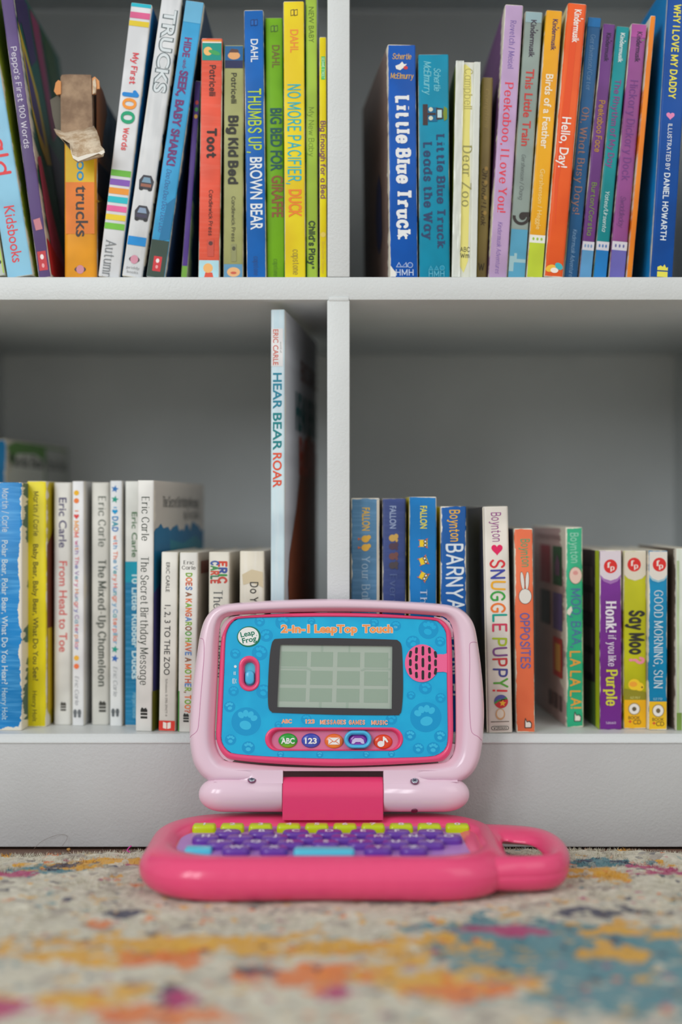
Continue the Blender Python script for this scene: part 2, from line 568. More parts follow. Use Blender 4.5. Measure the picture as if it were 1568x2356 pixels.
case = empty('bookcase', 'white painted open cube bookcase full of picture books standing on the floor', 'bookcase', Matrix.Translation((0, 0, 0)))
XO0, XO1 = XL - OPEN, XR + OPEN              # inner faces of the side panels
TH = XR - XL
bm = bmesh.new()
add_box(bm, XO0 - 0.04, XO0, 0, DEEP, 0, SHELF_U + OPEN + 0.04, 0.0012)
bm_obj('side_panel', bm, WHITE, case)
bm = bmesh.new()
add_box(bm, XO1, XO1 + 0.04, 0, DEEP, 0, SHELF_U + OPEN + 0.04, 0.0012)
bm_obj('side_panel', bm, WHITE, case)
bm = bmesh.new()
add_box(bm, XO0, XO1, DEEP - 0.006, DEEP, 0, SHELF_U + OPEN)
bm_obj('back_panel', bm, WHITE, case, smooth=False)
bm = bmesh.new()
add_box(bm, XO0, XO1, 0, DEEP - 0.006, SHELF_U + OPEN, SHELF_U + OPEN + 0.04, 0.0012)
bm_obj('top_board', bm, WHITE, case)
# middle board, lower divider (its head lies a little proud of the board), upper divider
bm = bmesh.new()
add_box(bm, XO0, XO1, 0.0004, DEEP - 0.006, CEIL_L, SHELF_U, 0.0010)
bm_obj('shelf_board', bm, WHITE, case)
zh = HC - (683 - CY) * Z0 / F
bm = bmesh.new()
for x0, x1, z0, z1, y0 in ((XL, XR, SHELF_L, CEIL_L, 0.0), (XL + 0.001, XR - 0.0005, CEIL_L - 0.001, zh, -0.0007)):
    add_box(bm, x0, x1, y0, DEEP - 0.006 if y0 == 0 else 0.003, z0, z1, 0.0010)
bm_obj('divider', bm, WHITE, case)
bm = bmesh.new()
add_box(bm, XL + 0.0002, XR, 0.0, DEEP - 0.006, SHELF_U, SHELF_U + OPEN, 0.0010)
bm_obj('divider', bm, WHITE, case)
# lowest board with a worn, rounded front edge over the plinth
prof = [(DEEP - 0.006, SHELF_L), (0.0068, SHELF_L), (0.0052, SHELF_L - 0.0003), (0.0030, SHELF_L - 0.0022), (0.0008, SHELF_L - 0.0048), (-0.0002, SHELF_L - 0.0058), (0.0, SHELF_L - 0.0066), (0.003, SHELF_L - 0.0066), (0.003, SHELF_L - 0.0175), (DEEP - 0.006, SHELF_L - 0.0175)]
prof = [(y, z + 0.0058) if i < 8 else (y, z + 0.0058) for i, (y, z) in enumerate(prof)]
SHELF_T = SHELF_L + 0.0058
n = len(prof)
V = [(x, y, z) for x in (XO0, XO1) for y, z in prof]
Fs = [(i, (i + 1) % n, n + (i + 1) % n, n + i) for i in range(n)] + [tuple(range(n)), tuple(range(2 * n - 1, n - 1, -1))]
put_mesh('shelf_board', V, Fs, WHITE, case)
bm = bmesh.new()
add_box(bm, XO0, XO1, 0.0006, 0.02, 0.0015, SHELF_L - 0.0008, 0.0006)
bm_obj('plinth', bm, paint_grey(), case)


# ------------------------------------------------------------------ books
SEED = [0]


class Book:
    def __init__(s, label, group, xb, xt, yt, Z, depth, col, back=0.0, upper=False, yb=None, wear=1.0, pages=(226, 222, 210),
                 kind='board_book', gloss=0.42, k=1.0, streak=0.0, side=None, soft=0.0008, over=0.0):
        SEED[0] += 1
        s.seed = SEED[0]
        s.Z, s.yt = Z, yt
        zs = (SHELF_U if upper else SHELF_T) + 0.0001
        if yb is None:
            yb = 638.0 if upper else CY + (HC - zs) * F / Z
        cb, ct = sum(xb) / 2, sum(xt) / 2
        s.phi = math.atan2(ct - cb, yb - yt)
        if over:                        # the book goes on above the picture's upper edge
            ct += over * math.tan(s.phi)
            yt -= over
            s.yt = yt
        wpx = ((xb[1] - xb[0]) + (xt[1] - xt[0])) / 2
        s.w = wpx * math.cos(s.phi) * Z / F / math.cos(R(back)) - 0.0003
        T = W(ct, yt, Z)
        s.h = (T.z - zs - s.w / 2 * abs(math.sin(s.phi))) / math.cos(s.phi)
        a = Vector((math.sin(s.phi), 0, math.cos(s.phi)))
        B = T - a * s.h
        M = Matrix.Translation(B) @ Matrix.Rotation(-R(back), 4, 'Z') @ Matrix.Rotation(s.phi, 4, 'Y')
        s.root = empty(kind, label, 'book', M, group)
        s.depth, s.wear, s.k, s.gloss = depth, wear, k, gloss
        s.parts = {}
        s.clus = {}
        s.order = 0
        s.mm = {}
        s.streak = streak
        s.col = col
        s.build(col, side or col, pages, soft)

    def wm(s, col, wear=None, streak=0.0):
        key = (col, wear, streak)
        if key not in s.mm:
            s.mm[key] = worn(col, s.w, s.h, s.wear if wear is None else wear, s.seed, s.k, s.gloss, streak)
        return s.mm[key]

    def build(s, col, side, pages, soft):
        w, h, d = s.w, s.h, s.depth
        r = min(soft * 2, w * 0.25)
        t = min(0.0016, w * 0.12)
        # plan section of the cover: U round the pages, round at the spine's corners
        out = [(-w / 2, d)]
        out += [(-w / 2 + r - r * math.cos(q * math.pi / 8), r - r * math.sin(q * math.pi / 8)) for q in range(5)]
        out += [(w / 2 - r + r * math.sin(q * math.pi / 8), r - r * math.cos(q * math.pi / 8)) for q in range(5)]
        out += [(w / 2, d)]
        inn = [(w / 2 - t, d), (w / 2 - t, t), (-w / 2 + t, t), (-w / 2 + t, d)]
        sec = out + inn
        n = len(sec)
        hb = [0.0, 0.0006, h - 0.0006, h]
        V, uv = [], []
        for z in hb:
            e = 0.0004 if z in (0.0, h) else 0.0
            for i, (x, y) in enumerate(sec):
                xx = x * (1 - e / w * 2) if i < len(out) else x
                yy = max(y, e) if i < len(out) else y
                V.append((xx, yy, z))
                if i < len(out):
                    if y > r:
                        u = w * 0.5 if y > d / 2 else 0.0
                    else:
                        u = min(max(x + w / 2, 0), w)
                else:
                    u = 0.0
                uv.append((u, z))
        Fs, mi = [], []
        for j in range(3):
            for i in range(n):
                a, b = j * n + i, j * n + (i + 1) % n
                Fs.append((a, b, b + n, a + n))
                mi.append(0 if 0 < i < len(out) - 2 else (1 if i in (0, len(out) - 2) else 2))
        # end caps as quads around the U
        for j, flip in ((0, True), (3, False)):
            q = j * n
            m_ = len(out)
            lft = list(range(0, 6))
            rgt = list(range(6, m_))
            f1 = [q + i for i in lft] + [q + m_ + 2, q + m_ + 3]
            f2 = [q + i for i in rgt] + [q + m_, q + m_ + 1]
            f3 = [q + 5, q + 6, q + m_ + 1, q + m_ + 2]
            for f in (f1, f2, f3):
                Fs.append(tuple(reversed(f)) if flip else tuple(f))
                mi.append(2)
        card = mat((222, 216, 200), 0.7)
        o = put_mesh('cover', V, Fs, [s.wm(col, None, s.streak), s.wm(side, None, 0.0), card], s.root, mi, True, uv)
        for p in o.data.polygons:
            p.use_smooth = p.material_index == 0
        pb = bmesh.new()
        add_box(pb, -w / 2 + t, w / 2 - t, t, d - 0.0015, 0.0006, h - 0.0008)
        tt = NT('page_edges')
        g = tt.n.new('ShaderNodeTexCoord')
        x, _, _ = tt.sep(g.outputs['Object'])
        ln = tt.math('FRACT', tt.math('MULTIPLY', x, 1 / 0.0011))
        tt.put(tt.b.inputs['Base Color'], tt.mix(tt.ramp(ln, 0.0, 0.25), alb(tuple(int(v * 0.72) for v in pages)), alb(pages)))
        tt.b.inputs['Roughness'].default_value = 0.75
        bm_obj('page_block', pb, tt.m, s.root, smooth=False)

    # --- printing on the spine.  c: 0 at the left edge .. 1 at the right, y in photograph pixels
    def z(s, y):
        return s.h - (y - s.yt) * s.Z / F / math.cos(s.phi)

    def px(s, n):
        return n * s.Z / F

    def layer(s):
        s.order += 1
        return -(0.00012 + 0.00003 * s.order)

    def near(s, part, y):
        """marks printed close together belong to one picture; others are pictures of their own"""
        cl = s.clus.setdefault(part, [])
        for i, c in enumerate(cl):
            if abs(c - y) < 26:
                return i
        cl.append(y)
        return len(cl) - 1

    def add(s, part, polys, m, off=None, place='spine', piece=0):
        """polys: list of (verts2d, faces) already in spine metres (x, z)"""
        off = s.layer() if off is None else off
        P = s.parts.setdefault((part, place, piece), dict(V=[], F=[], mi=[], mats=[], uv=[]))
        if m not in P['mats']:
            P['mats'].append(m)
        k = P['mats'].index(m)
        for V, Fs in polys:
            b = len(P['V'])
            for x, z in V:
                z = min(max(z, 0.0003), s.h - 0.0003)
                if place == 'spine':
                    P['V'].append((x, off, z))
                elif place == 'right':
                    P['V'].append((s.w / 2 - off, x, z))
                else:
                    P['V'].append((-s.w / 2 + off, x, z))
                P['uv'].append((x + s.w / 2, z))
            for f in Fs:
                P['F'].append([b + i for i in f])
                P['mi'].append(k)

    def band(s, y0, y1, col, c0=0.03, c1=0.97, part='spine_band', wear=None, streak=0.0):
        x0, x1 = (c0 - 0.5) * s.w, (c1 - 0.5) * s.w
        s.add(part, [([(x0, s.z(y1)), (x1, s.z(y1)), (x1, s.z(y0)), (x0, s.z(y0))], [(0, 1, 2, 3)])], s.wm(col, wear, streak), None, 'spine', s.order)

    def poly(s, pts, col, part='spine_picture'):
        """pts: (c, y) pairs"""
        V = [((c - 0.5) * s.w, max(0.0004, min(s.h - 0.0004, s.z(y)))) for c, y in pts]
        s.add(part, [(V, [tuple(range(len(V)))])], mat(col, s.gloss, s.k), None, 'spine', s.near(part, sum(p[1] for p in pts) / len(pts)))

    def shape(s, c, y, pts, col, part='spine_picture'):
        """pts in pixels about the spot (c, y), y up"""
        X, Zz = (c - 0.5) * s.w, s.z(y)
        V = [(X + s.px(p[0]), Zz + s.px(p[1])) for p in pts]
        s.add(part, [(V, [tuple(range(len(V)))])], mat(col, s.gloss, s.k), None, 'spine', s.near(part, y))

    def t(s, text, y0, y1, col, h=0.5, c=0.5, font='sans', wt=None, part='title_lettering', jit=0.0, seed=3):
        """lettering that reads down the spine from y0 to y1; h = cap height / spine width; col one colour or one per letter"""
        L, ln = lettering(text, font, wt, jit, seed)
        z0, z1 = s.z(y0), s.z(y1)
        sx, sy = (z0 - z1) / ln, h * s.w
        xb = (c - 0.5) * s.w - sy / 2
        off = s.layer()
        for q, (V, Fs, li) in enumerate(L):
            cc = col[li % len(col)] if isinstance(col, list) else col
            s.add(part, [([(xb + y * sy, z0 - x * sx) for x, y in V], [tuple(reversed(f)) for f in Fs])], mat(cc, s.gloss, s.k), off - STAG * (q % 9))

    def up(s, text, y, col, hpx, wpx, c=0.5, font='sans', wt=None, part='publisher_mark', rot=0.0):
        """upright lettering centred at (c, y)"""
        L, ln = lettering(text, font, wt)
        X, Zz = (c - 0.5) * s.w, s.z(y)
        sx, sy = s.px(wpx) / ln, s.px(hpx)
        off = s.layer()
        for q, (V, Fs, li) in enumerate(L):
            pts = [((x - ln / 2) * sx, (yy - 0.5) * sy) for x, yy in V]
            if rot:
                pts = [(a * math.cos(rot) - b * math.sin(rot), a * math.sin(rot) + b * math.cos(rot)) for a, b in pts]
            s.add(part, [([(X + a, Zz + b) for a, b in pts], Fs)], mat(col, s.gloss, s.k), off - STAG * (q % 9))

    # --- printing on a cover: f 0 at the spine .. 1 at the far edge, g 0 at the bottom .. 1 at the top
    def cover(s, place, pts, col, part='cover_picture', k=1.0):
        V = [(f * s.depth, g * s.h) for f, g in pts]
        s.add(part, [(V, [tuple(range(len(V)))])], mat(col, s.gloss, k), s.layer(), place, s.order)

    def cover_text(s, text, f0, f1, g, hg, col, font='sans', wt=None, place='right'):
        L, ln = lettering(text, font, wt)
        off = s.layer()
        for q, (V, Fs, li) in enumerate(L):
            if place == 'right':
                pts = [((f0 + x / ln * (f1 - f0)) * s.depth, (g + y * hg) * s.h) for x, y in V]
            else:
                pts = [((f1 - x / ln * (f1 - f0)) * s.depth, (g + y * hg) * s.h) for x, y in V]
            s.add('cover_lettering', [(pts, Fs)], mat(col, s.gloss), off - STAG * (q % 9), place)

    def done(s):
        for (name, place, piece), P in s.parts.items():
            put_mesh(name, P['V'], P['F'], P['mats'], s.root, P['mi'], False, P['uv'])
        return s


def owl_house(b, c, y, col, sc=1.0):
    """the small house-shaped publisher's mark: three stacked bars under a flame"""
    for i, (a, d) in enumerate(((-9, 3), (-1, 3), (6, 3))):
        b.shape(c, y, [(-8 * sc, a * sc), (8 * sc, a * sc), (8 * sc, (a + 5) * sc), (-8 * sc, (a + 5) * sc)], col, 'publisher_mark')
    b.shape(c, y, [(-8 * sc, 11 * sc), (8 * sc, 11 * sc), (4 * sc, 16 * sc), (0, 13 * sc), (-5 * sc, 17 * sc)], col, 'publisher_mark')

# ------------------------------------------------------------------ the books
def Zb(yb):
    return (HC - SHELF_T) * F / (yb - CY)


GUL, GUR, GLL, GLR = 'books on the upper left shelf', 'books on the upper right shelf', 'books on the lower left shelf', 'books on the lower right shelf'
ZU = 1.088
INK = (52, 50, 52)

# ---- upper left
b = Book('white picture book with thin lime edge line, at the upper shelf\'s far left', GUL, (-40, 13), (-150, -97), 2, ZU, 0.20, (205, 212, 205), upper=True, over=50, wear=0.6, kind='picture_book')
b.band(60, 632, (175, 205, 60), 0.93, 0.985)
b.shape(0.82, 606, ell(0, 0, 6, 5), INK, 'spine_picture')
b.done()

b = Book('pale blue leaning book with large red letters on its spine', GUL, (16, 77), (-86, -25), 2, ZU, 0.20, (142, 197, 226), upper=True, over=60, wear=0.9, kind='picture_book', side=(150, 165, 50))
b.t('Old MacDonald', -60, 402, (214, 48, 56), 0.62, 0.46, wt=0.012)
b.t('Kidsbooks', 474, 603, (214, 48, 56), 0.40, 0.5, wt=0.004, part='publisher_mark')
b.done()

b = Book('dark purple leaning book with white handwritten title and red tab at its foot', GUL, (88, 118), (2, 32), 2, ZU, 0.21, (92, 74, 122), upper=True, over=70, wear=0.7, kind='picture_book', side=(30, 96, 84), back=-1.0)
b.t("Peppa's First 100 Words", 108, 341, (205, 200, 214), 0.42, 0.5, 'hand', 0.42)
b.band(578, 622, (196, 58, 66), 0.16, 0.84, 'publisher_mark', 0)
b.shape(0.5, 591, ell(0, 0, 4, 6), (235, 225, 225), 'publisher_mark')
b.shape(0.5, 611, ell(0, 0, 3, 5), (225, 160, 165), 'publisher_mark')
b.poly([(0.2, 505), (0.75, 502), (0.85, 528), (0.3, 530)], (190, 120, 130), 'spine_picture')
# the front cover: bright yellow house shape and pink and violet patches
b.cover('right', [(0.02, 0.98), (0.30, 0.98), (0.34, 0.80), (0.20, 0.74), (0.10, 0.86), (0.03, 0.82)], (64, 48, 100))
b.cover('right', [(0.02, 0.84), (0.13, 0.76), (0.26, 0.66), (0.36, 0.44), (0.26, 0.42), (0.16, 0.46), (0.08, 0.54)], (206, 178, 40))
b.cover('right', [(0.06, 0.76), (0.17, 0.68), (0.24, 0.60), (0.27, 0.48), (0.17, 0.51), (0.09, 0.58)], (78, 62, 122))
b.cover('right', [(0.34, 0.98), (0.52, 0.98), (0.60, 0.60), (0.48, 0.55), (0.42, 0.74)], (150, 52, 96))
b.cover('right', [(0.56, 0.98), (0.85, 0.98), (0.92, 0.55), (0.70, 0.62)], (42, 84, 44))
b.cover('right', [(0.36, 0.52), (0.60, 0.50), (0.66, 0.28), (0.42, 0.26)], (64, 48, 100))
b.cover('right', [(0.05, 0.40), (0.12, 0.42), (0.22, 0.25), (0.36, 0.10), (0.30, 0.02), (0.10, 0.08), (0.06, 0.22)], (206, 84, 120))
b.cover('right', [(0.01, 0.01), (0.55, 0.01), (0.55, 0.09), (0.30, 0.08), (0.01, 0.13)], (204, 48, 50))
b.done()

b = Book('orange board book with torn brown cardboard flap at the top of its spine', GUL, (147, 222), (145, 222), 318, ZU, 0.17, (222, 150, 36), upper=True, wear=0.4, side=(140, 82, 32), soft=0.0022)
b.band(319, 419, (214, 176, 34), 0.06, 0.94, wear=0)
b.band(419, 538, (222, 122, 38), 0.06, 0.94, wear=0)
b.t('trucks', 427, 545, (52, 44, 42), 0.36, 0.56, wt=0.014)
b.t('oo', 369, 416, (20, 140, 190), 0.30, 0.56, wt=0.014)
b.shape(0.5, 620, ell(0, 0, 13, 7), (70, 52, 52), 'publisher_mark')
b.shape(0.5, 620, ell(0, 0, 9, 10), (196, 132, 146), 'publisher_mark')
for f0, f1, g0, g1, cc in ((0.02, 0.5, 0.62, 0.9, (52, 36, 30)), (0.05, 0.7, 0.30, 0.55, (70, 44, 30)), (0.1, 0.6, 0.05, 0.22, (44, 40, 36)), (0.0, 0.12, 0.56, 0.60, (228, 170, 60))):
    b.cover('right', [(f0, g0), (f1, g0 + 0.03), (f1, g1), (f0 + 0.03, g1 - 0.05)], cc)
b.done()
# torn end of the spine: bare inner board, its split sides and the curled flap
root = b.root
iM = root.matrix_world.inverted()
card = NT('torn_brown_card')
g = card.n.new('ShaderNodeNewGeometry')
n1, _ = card.noise(g.outputs['Position'], 900, 3, 0.6)
n2, _ = card.noise(g.outputs['Position'], 60, 3, 0.6)
cc = card.mix(card.ramp(n2, 0.35, 0.7), alb((128, 104, 84)), alb((168, 142, 116)))
card.put(card.b.inputs['Base Color'], cc)
card.b.inputs['Roughness'].default_value = 0.85
card.bump(n1, 0.5, 0.001)
card2 = NT('torn_pale_card')
g = card2.n.new('ShaderNodeNewGeometry')
n2, _ = card2.noise(g.outputs['Position'], 90, 4, 0.7)
card2.put(card2.b.inputs['Base Color'], card2.mix(card2.ramp(n2, 0.35, 0.65), alb((168, 142, 112)), alb((214, 198, 174))))
card2.b.inputs['Roughness'].default_value = 0.85


def px_solid(name, poly, Za, thick, m, parent, im, curl=None):
    """solid sheet with a photographed outline standing at distance Za(x, y)"""
    n = len(poly)
    A = [im @ W(x, y, Za(x, y)) for x, y in poly]
    B_ = [im @ (W(x, y, Za(x, y)) + Vector((0, thick, 0))) for x, y in poly]
    Fs = [tuple(range(n)), tuple(range(2 * n - 1, n - 1, -1))] + [(i, n + i, n + (i + 1) % n, (i + 1) % n) for i in range(n)]
    return put_mesh(name, A + B_, Fs, m, parent)


px_solid('bare_board', [(139, 178), (142, 172), (160, 171), (209, 172), (210, 182), (213, 308), (176, 308), (146, 308), (140, 308)], lambda x, y: ZU + 0.004, 0.15, card.m, root, iM)
px_solid('split_cover_edge', [(128, 190), (134, 184), (140, 187), (140, 216), (130, 218), (124, 210)], lambda x, y: ZU + 0.003, 0.002, mat((206, 140, 84), 0.7), root, iM)
px_solid('split_cover_edge', [(212, 180), (218, 176), (228, 186), (229, 204), (222, 205), (220, 216), (212, 217)], lambda x, y: ZU + 0.004, 0.002, mat((214, 150, 96), 0.7), root, iM)
px_solid('split_cover_edge', [(213, 186), (219, 180), (221, 196), (220, 214), (213, 216)], lambda x, y: ZU + 0.0028, 0.001, card2.m, root, iM)
px_solid('split_cover_edge', [(115, 230), (121, 226), (139, 216), (140, 300), (128, 297), (121, 268)], lambda x, y: ZU + 0.007, 0.002, mat((96, 92, 82), 0.8), root, iM)
px_solid('split_cover_edge', [(226, 190), (236, 208), (243, 230), (246, 262), (238, 300), (232, 360), (222, 366), (222, 216)], lambda x, y: ZU + 0.008 + (x - 222) * 0.0012, 0.002, mat((150, 88, 36), 0.6), root, iM)
# the flap, a grid curling out towards the viewer
fl = [[(124, 296), (150, 303), (184, 296), (215, 289)], [(129, 306), (152, 315), (186, 309), (222, 300)], [(141, 318), (158, 330), (190, 325), (228, 316)], [(160, 330), (165, 346), (196, 342), (232, 335)], [(163, 349), (168, 358), (200, 354), (240, 344)], [(167, 362), (178, 371), (204, 365), (237, 357)]]
zz = [0.0055, -0.004, -0.011, -0.016, -0.019, -0.020]
V = []
for i, row in enumerate(fl):
    for x, y in row:
        V.append(iM @ W(x, y, ZU + zz[i]))
for i, row in enumerate(fl):
    for x, y in row:
        V.append(iM @ (W(x, y, ZU + zz[i]) + Vector((0, 0.0016, -0.0008))))
Fs = []
for i in range(5):
    for j in range(3):
        q = i * 4 + j
        Fs.append((q, q + 1, q + 5, q + 4))
        Fs.append((24 + q, 24 + q + 4, 24 + q + 5, 24 + q + 1))
ring = [0, 1, 2, 3, 7, 11, 15, 19, 23, 22, 21, 20, 16, 12, 8, 4]
for i in range(16):
    a, c_ = ring[i], ring[(i + 1) % 16]
    Fs.append((a, 24 + a, 24 + c_, c_))
fo = put_mesh('torn_flap', V, Fs, card2.m, root, None, True)
px_solid('torn_edge', [(163, 350), (166, 356), (178, 362), (200, 355), (225, 351), (238, 345), (241, 350), (234, 356), (226, 353), (204, 362), (180, 371), (168, 364)], lambda x, y: ZU - 0.0213, 0.001, mat((226, 220, 208), 0.8), root, iM)

b = Book('white leaning book with bright colour stripes across its spine', GUL, (223, 276), (302, 349), 8, ZU, 0.20, (214, 216, 219), upper=True, wear=0.25, kind='picture_book', side=(10, 120, 190))
S = [((20, 176, 196), 8, 17), ((214, 92, 140), 29, 43), ((226, 200, 42), 49, 61), ((106, 180, 62), 392, 406), ((128, 84, 176), 413, 427), ((240, 150, 48), 433, 447), ((28, 178, 192), 453, 467), ((222, 96, 150), 474, 487), ((240, 204, 40), 494, 507), ((112, 186, 56), 514, 528)]
for cc, y0, y1 in S:
    b.band(y0, y1, cc, 0.03, 0.97, 'spine_stripes', 0)
b.t('My First', 122, 194, (214, 60, 72), 0.26, 0.52, 'hand', 0.62)
b.t('1', 207, 223, (0, 128, 206), 0.62, 0.5, 'hand', 1.0)
b.t('0', 226, 252, (240, 150, 46), 0.62, 0.5, wt=0.02)
b.t('0', 256, 285, (0, 156, 110), 0.62, 0.5, wt=0.02)
b.t('Words', 294, 346, (220, 80, 84), 0.24, 0.5, 'hand', 0.62)
b.t('Autumn', 553, 640, (120, 124, 128), 0.46, 0.42, 'serif', part='publisher_mark')
b.done()

b = Book('tall white leaning book with silver outlined capitals and two tiny pictures', GUL, (278, 328), (371, 417), 2, ZU, 0.20, (206, 209, 212), upper=True, over=30, wear=1.5, kind='picture_book', side=(38, 70, 92), streak=-0.35)
b.t('TRUCKS', 22, 214, (96, 108, 112), 0.62, 0.54, wt=0.05)
b.t('TRUCKS', 23, 213, (208, 216, 220), 0.56, 0.54, wt=0.018)
for cy, c1, c2 in ((420, (150, 96, 76), (118, 150, 172)), (490, (66, 60, 84), (130, 150, 176))):
    b.shape(0.55, cy, [(-15, -16), (15, -16), (17, 4), (9, 17), (-9, 17), (-17, 4)], (58, 58, 66))
    b.shape(0.55, cy, [(-11, 0), (11, 0), (7, 12), (-7, 12)], c2)
    b.shape(0.55, cy, [(-12, -10), (12, -10), (12, -3), (-12, -3)], c1)
    b.shape(0.55, cy, ell(-10, -15, 5, 4), (40, 40, 44))
    b.shape(0.55, cy, ell(10, -15, 5, 4), (40, 40, 44))
b.band(545, 565, (20, 134, 204), 0.05, 0.95, wear=0.6)
b.shape(0.5, 597, ell(0, 0, 12, 7), (70, 52, 60), 'publisher_mark')
b.shape(0.5, 597, ell(0, 0, 9, 10), (204, 140, 160), 'publisher_mark')
b.up('priddy', 616, (150, 150, 152), 6, 30, 0.5)
b.up('books', 626, (150, 150, 152), 6, 26, 0.5)
b.done()

b = Book('blue leaning book with dark red capitals and a dark green foot', GUL, (335, 379), (426, 470), 3, ZU + 0.002, 0.20, (62, 158, 208), upper=True, wear=0.5, kind='picture_book', side=(36, 60, 96))
b.band(3, 52, (104, 178, 216), 0.03, 0.97, wear=0.3)
b.t('HIDE', 87, 132, (120, 58, 116), 0.36, 0.44, wt=0.035)
b.t('-and-', 135, 160, (120, 58, 116), 0.2, 0.44, wt=0.01)
b.t('SEEK, BABY SHARK!', 163, 382, (110, 52, 112), 0.42, 0.46, wt=0.04)
b.t('Doo Doo Doo Doo Doo Doo', 390, 535, (66, 104, 160), 0.24, 0.42, 'script')
b.poly([(0.55, 470), (0.95, 452), (0.95, 548), (0.4, 556), (0.5, 520)], (22, 112, 160))
b.band(553, 640, (52, 70, 60), 0.03, 0.97, wear=0.3)
b.band(590, 624, (198, 52, 60), 0.28, 0.72, 'publisher_mark', 0)
b.shape(0.5, 600, ell(0, 0, 4, 5), (230, 220, 220), 'publisher_mark')
b.shape(0.5, 614, ell(0, 0, 3, 4), (226, 160, 160), 'publisher_mark')
b.done()

b = Book('thin violet book leaning in shadow beside the red spine, green patch at its foot', GUL, (414, 432), (450, 461), 186, 1.10, 0.18, (86, 62, 140), upper=True, wear=0.5, kind='picture_book', side=(16, 84, 160))
for i, cc in enumerate(((200, 60, 60), (60, 150, 80), (210, 160, 60))):
    b.shape(0.55, 236 + i * 16, ell(0, 0, 4, 5), cc)
b.band(612, 640, (110, 160, 56), 0.05, 0.95, wear=0)
b.done()

b = Book('red ribbed board book with teal band at the top and pale blue foot', GUL, (455, 505), (463, 512), 88, ZU, 0.165, (224, 88, 66), upper=True, wear=0.8, side=(60, 110, 60), streak=0.18)
b.band(92, 97, (236, 150, 60), 0.05, 0.95, wear=0)
b.band(97, 139, (22, 150, 138), 0.04, 0.96, wear=0.3)
b.band(96, 99, (232, 226, 216), 0.05, 0.95, wear=0)
b.shape(0.32, 118, ell(0, 0, 10, 10), (236, 186, 110))
b.shape(0.62, 121, ell(0, 0, 14, 5, rot=-0.3), (60, 160, 90))
b.band(599, 640, (172, 214, 226), 0.03, 0.97, wear=0.2)
b.shape(0.5, 633, [(-11, -8), (11, -8), (8, 6), (-8, 6)], (216, 84, 60))
b.shape(0.46, 617, ell(0, 0, 11, 11), (238, 180, 110))
b.t('Patricelli', 150, 221, (60, 42, 42), 0.26, 0.55, 'hand', 0.62, 'author_lettering')
b.t('Toot', 295, 364, (52, 36, 36), 0.38, 0.55, 'hand', 0.95)
b.t('Candlewick Press', 437, 542, (80, 44, 40), 0.17, 0.55, 'hand', 0.5, 'publisher_mark')
b.poly([(0.42, 552), (0.72, 552), (0.72, 590), (0.42, 590)], (196, 78, 62), 'publisher_mark')
b.shape(0.57, 560, ell(0, 0, 5, 5), (90, 50, 46), 'publisher_mark')
b.done()

b = Book('olive green board book with dark blue picture bands at the top and foot', GUL, (512, 560), (516, 560), 104, ZU + 0.003, 0.165, (160, 162, 108), upper=True, wear=0.7, side=(60, 80, 40))
b.band(106, 157, (30, 96, 148), 0.04, 0.96, wear=0.4)
b.band(139, 157, (40, 46, 84), 0.04, 0.96, wear=0)
b.shape(0.5, 128, ell(0, 0, 14, 9), (222, 164, 108))
b.shape(0.5, 121, [(-12, 0), (12, 0), (9, 7), (-6, 9)], (92, 66, 60))
b.band(608, 640, (98, 152, 186), 0.03, 0.97, wear=0.3)
b.shape(0.52, 626, ell(0, 0, 15, 11), (226, 176, 122))
b.shape(0.52, 622, ell(0, -6, 7, 3), (200, 90, 70))
b.t('Patricelli', 168, 238, (56, 56, 44), 0.24, 0.5, 'hand', 0.62, 'author_lettering')
b.t('Big Kid Bed', 266, 424, (48, 48, 42), 0.42, 0.48, 'hand', 0.95)
b.t('Candlewick Press', 452, 556, (84, 84, 62), 0.17, 0.5, 'hand', 0.5, 'publisher_mark')
b.poly([(0.40, 562), (0.66, 562), (0.66, 602), (0.40, 602)], (140, 142, 98), 'publisher_mark')
b.shape(0.53, 572, ell(0, 0, 4, 5), (80, 80, 60), 'publisher_mark')
b.done()


def dahl(b, ink, y0, y1, h=0.36, c=0.55, my=50, mcol=None):
    b.t('DAHL', y0, y1, ink, h, c, 'sans', 0.014, 'author_lettering')
    q = mcol or ink
    for s_ in (-4, 4):
        b.shape(0.52, my, [(s_ - 4, -8), (s_ + 4, -6), (s_ + 4, 8), (s_ - 4, 6)], q, 'publisher_mark')
        b.shape(0.52, my, [(s_ - 2.6, -6), (s_ + 2.8, -5), (s_ + 2.8, 5.5), (s_ - 2.6, 4.5)], b.col, 'publisher_mark')


b = Book('bright blue board book with yellow and white capitals down its spine', GUL, (567, 612), (560, 606), 23, ZU, 0.18, (14, 98, 180), upper=True, wear=0.8, side=(20, 90, 60))
dahl(b, (226, 232, 238), 90, 143, 0.36, 0.52, 52, (18, 50, 110))
b.t('THUMBS UP,', 204, 352, (180, 208, 44), 0.60, 0.50, wt=0.012)
b.t('BROWN BEAR', 362, 529, (226, 234, 240), 0.60, 0.54, wt=0.014)
b.t('capstone', 590, 634, (40, 78, 140), 0.26, 0.5, 'serif', part='publisher_mark')
b.done()

b = Book('grass green board book with dark capitals between the blue and yellow spines', GUL, (614, 655), (609, 650), 41, ZU + 0.006, 0.18, (110, 166, 22), upper=True, wear=0.3, side=(70, 130, 20))
dahl(b, (112, 96, 48), 104, 156, 0.42, 0.6, 66, (60, 90, 40))
b.t('BIG BED FOR', 249, 394, (30, 84, 84), 0.62, 0.58, wt=0.026)
b.t('GIRAFFE', 404, 500, (138, 84, 52), 0.62, 0.62, wt=0.022)
b.t('capstone', 596, 636, (84, 130, 30), 0.26, 0.5, 'serif', part='publisher_mark')
b.done()

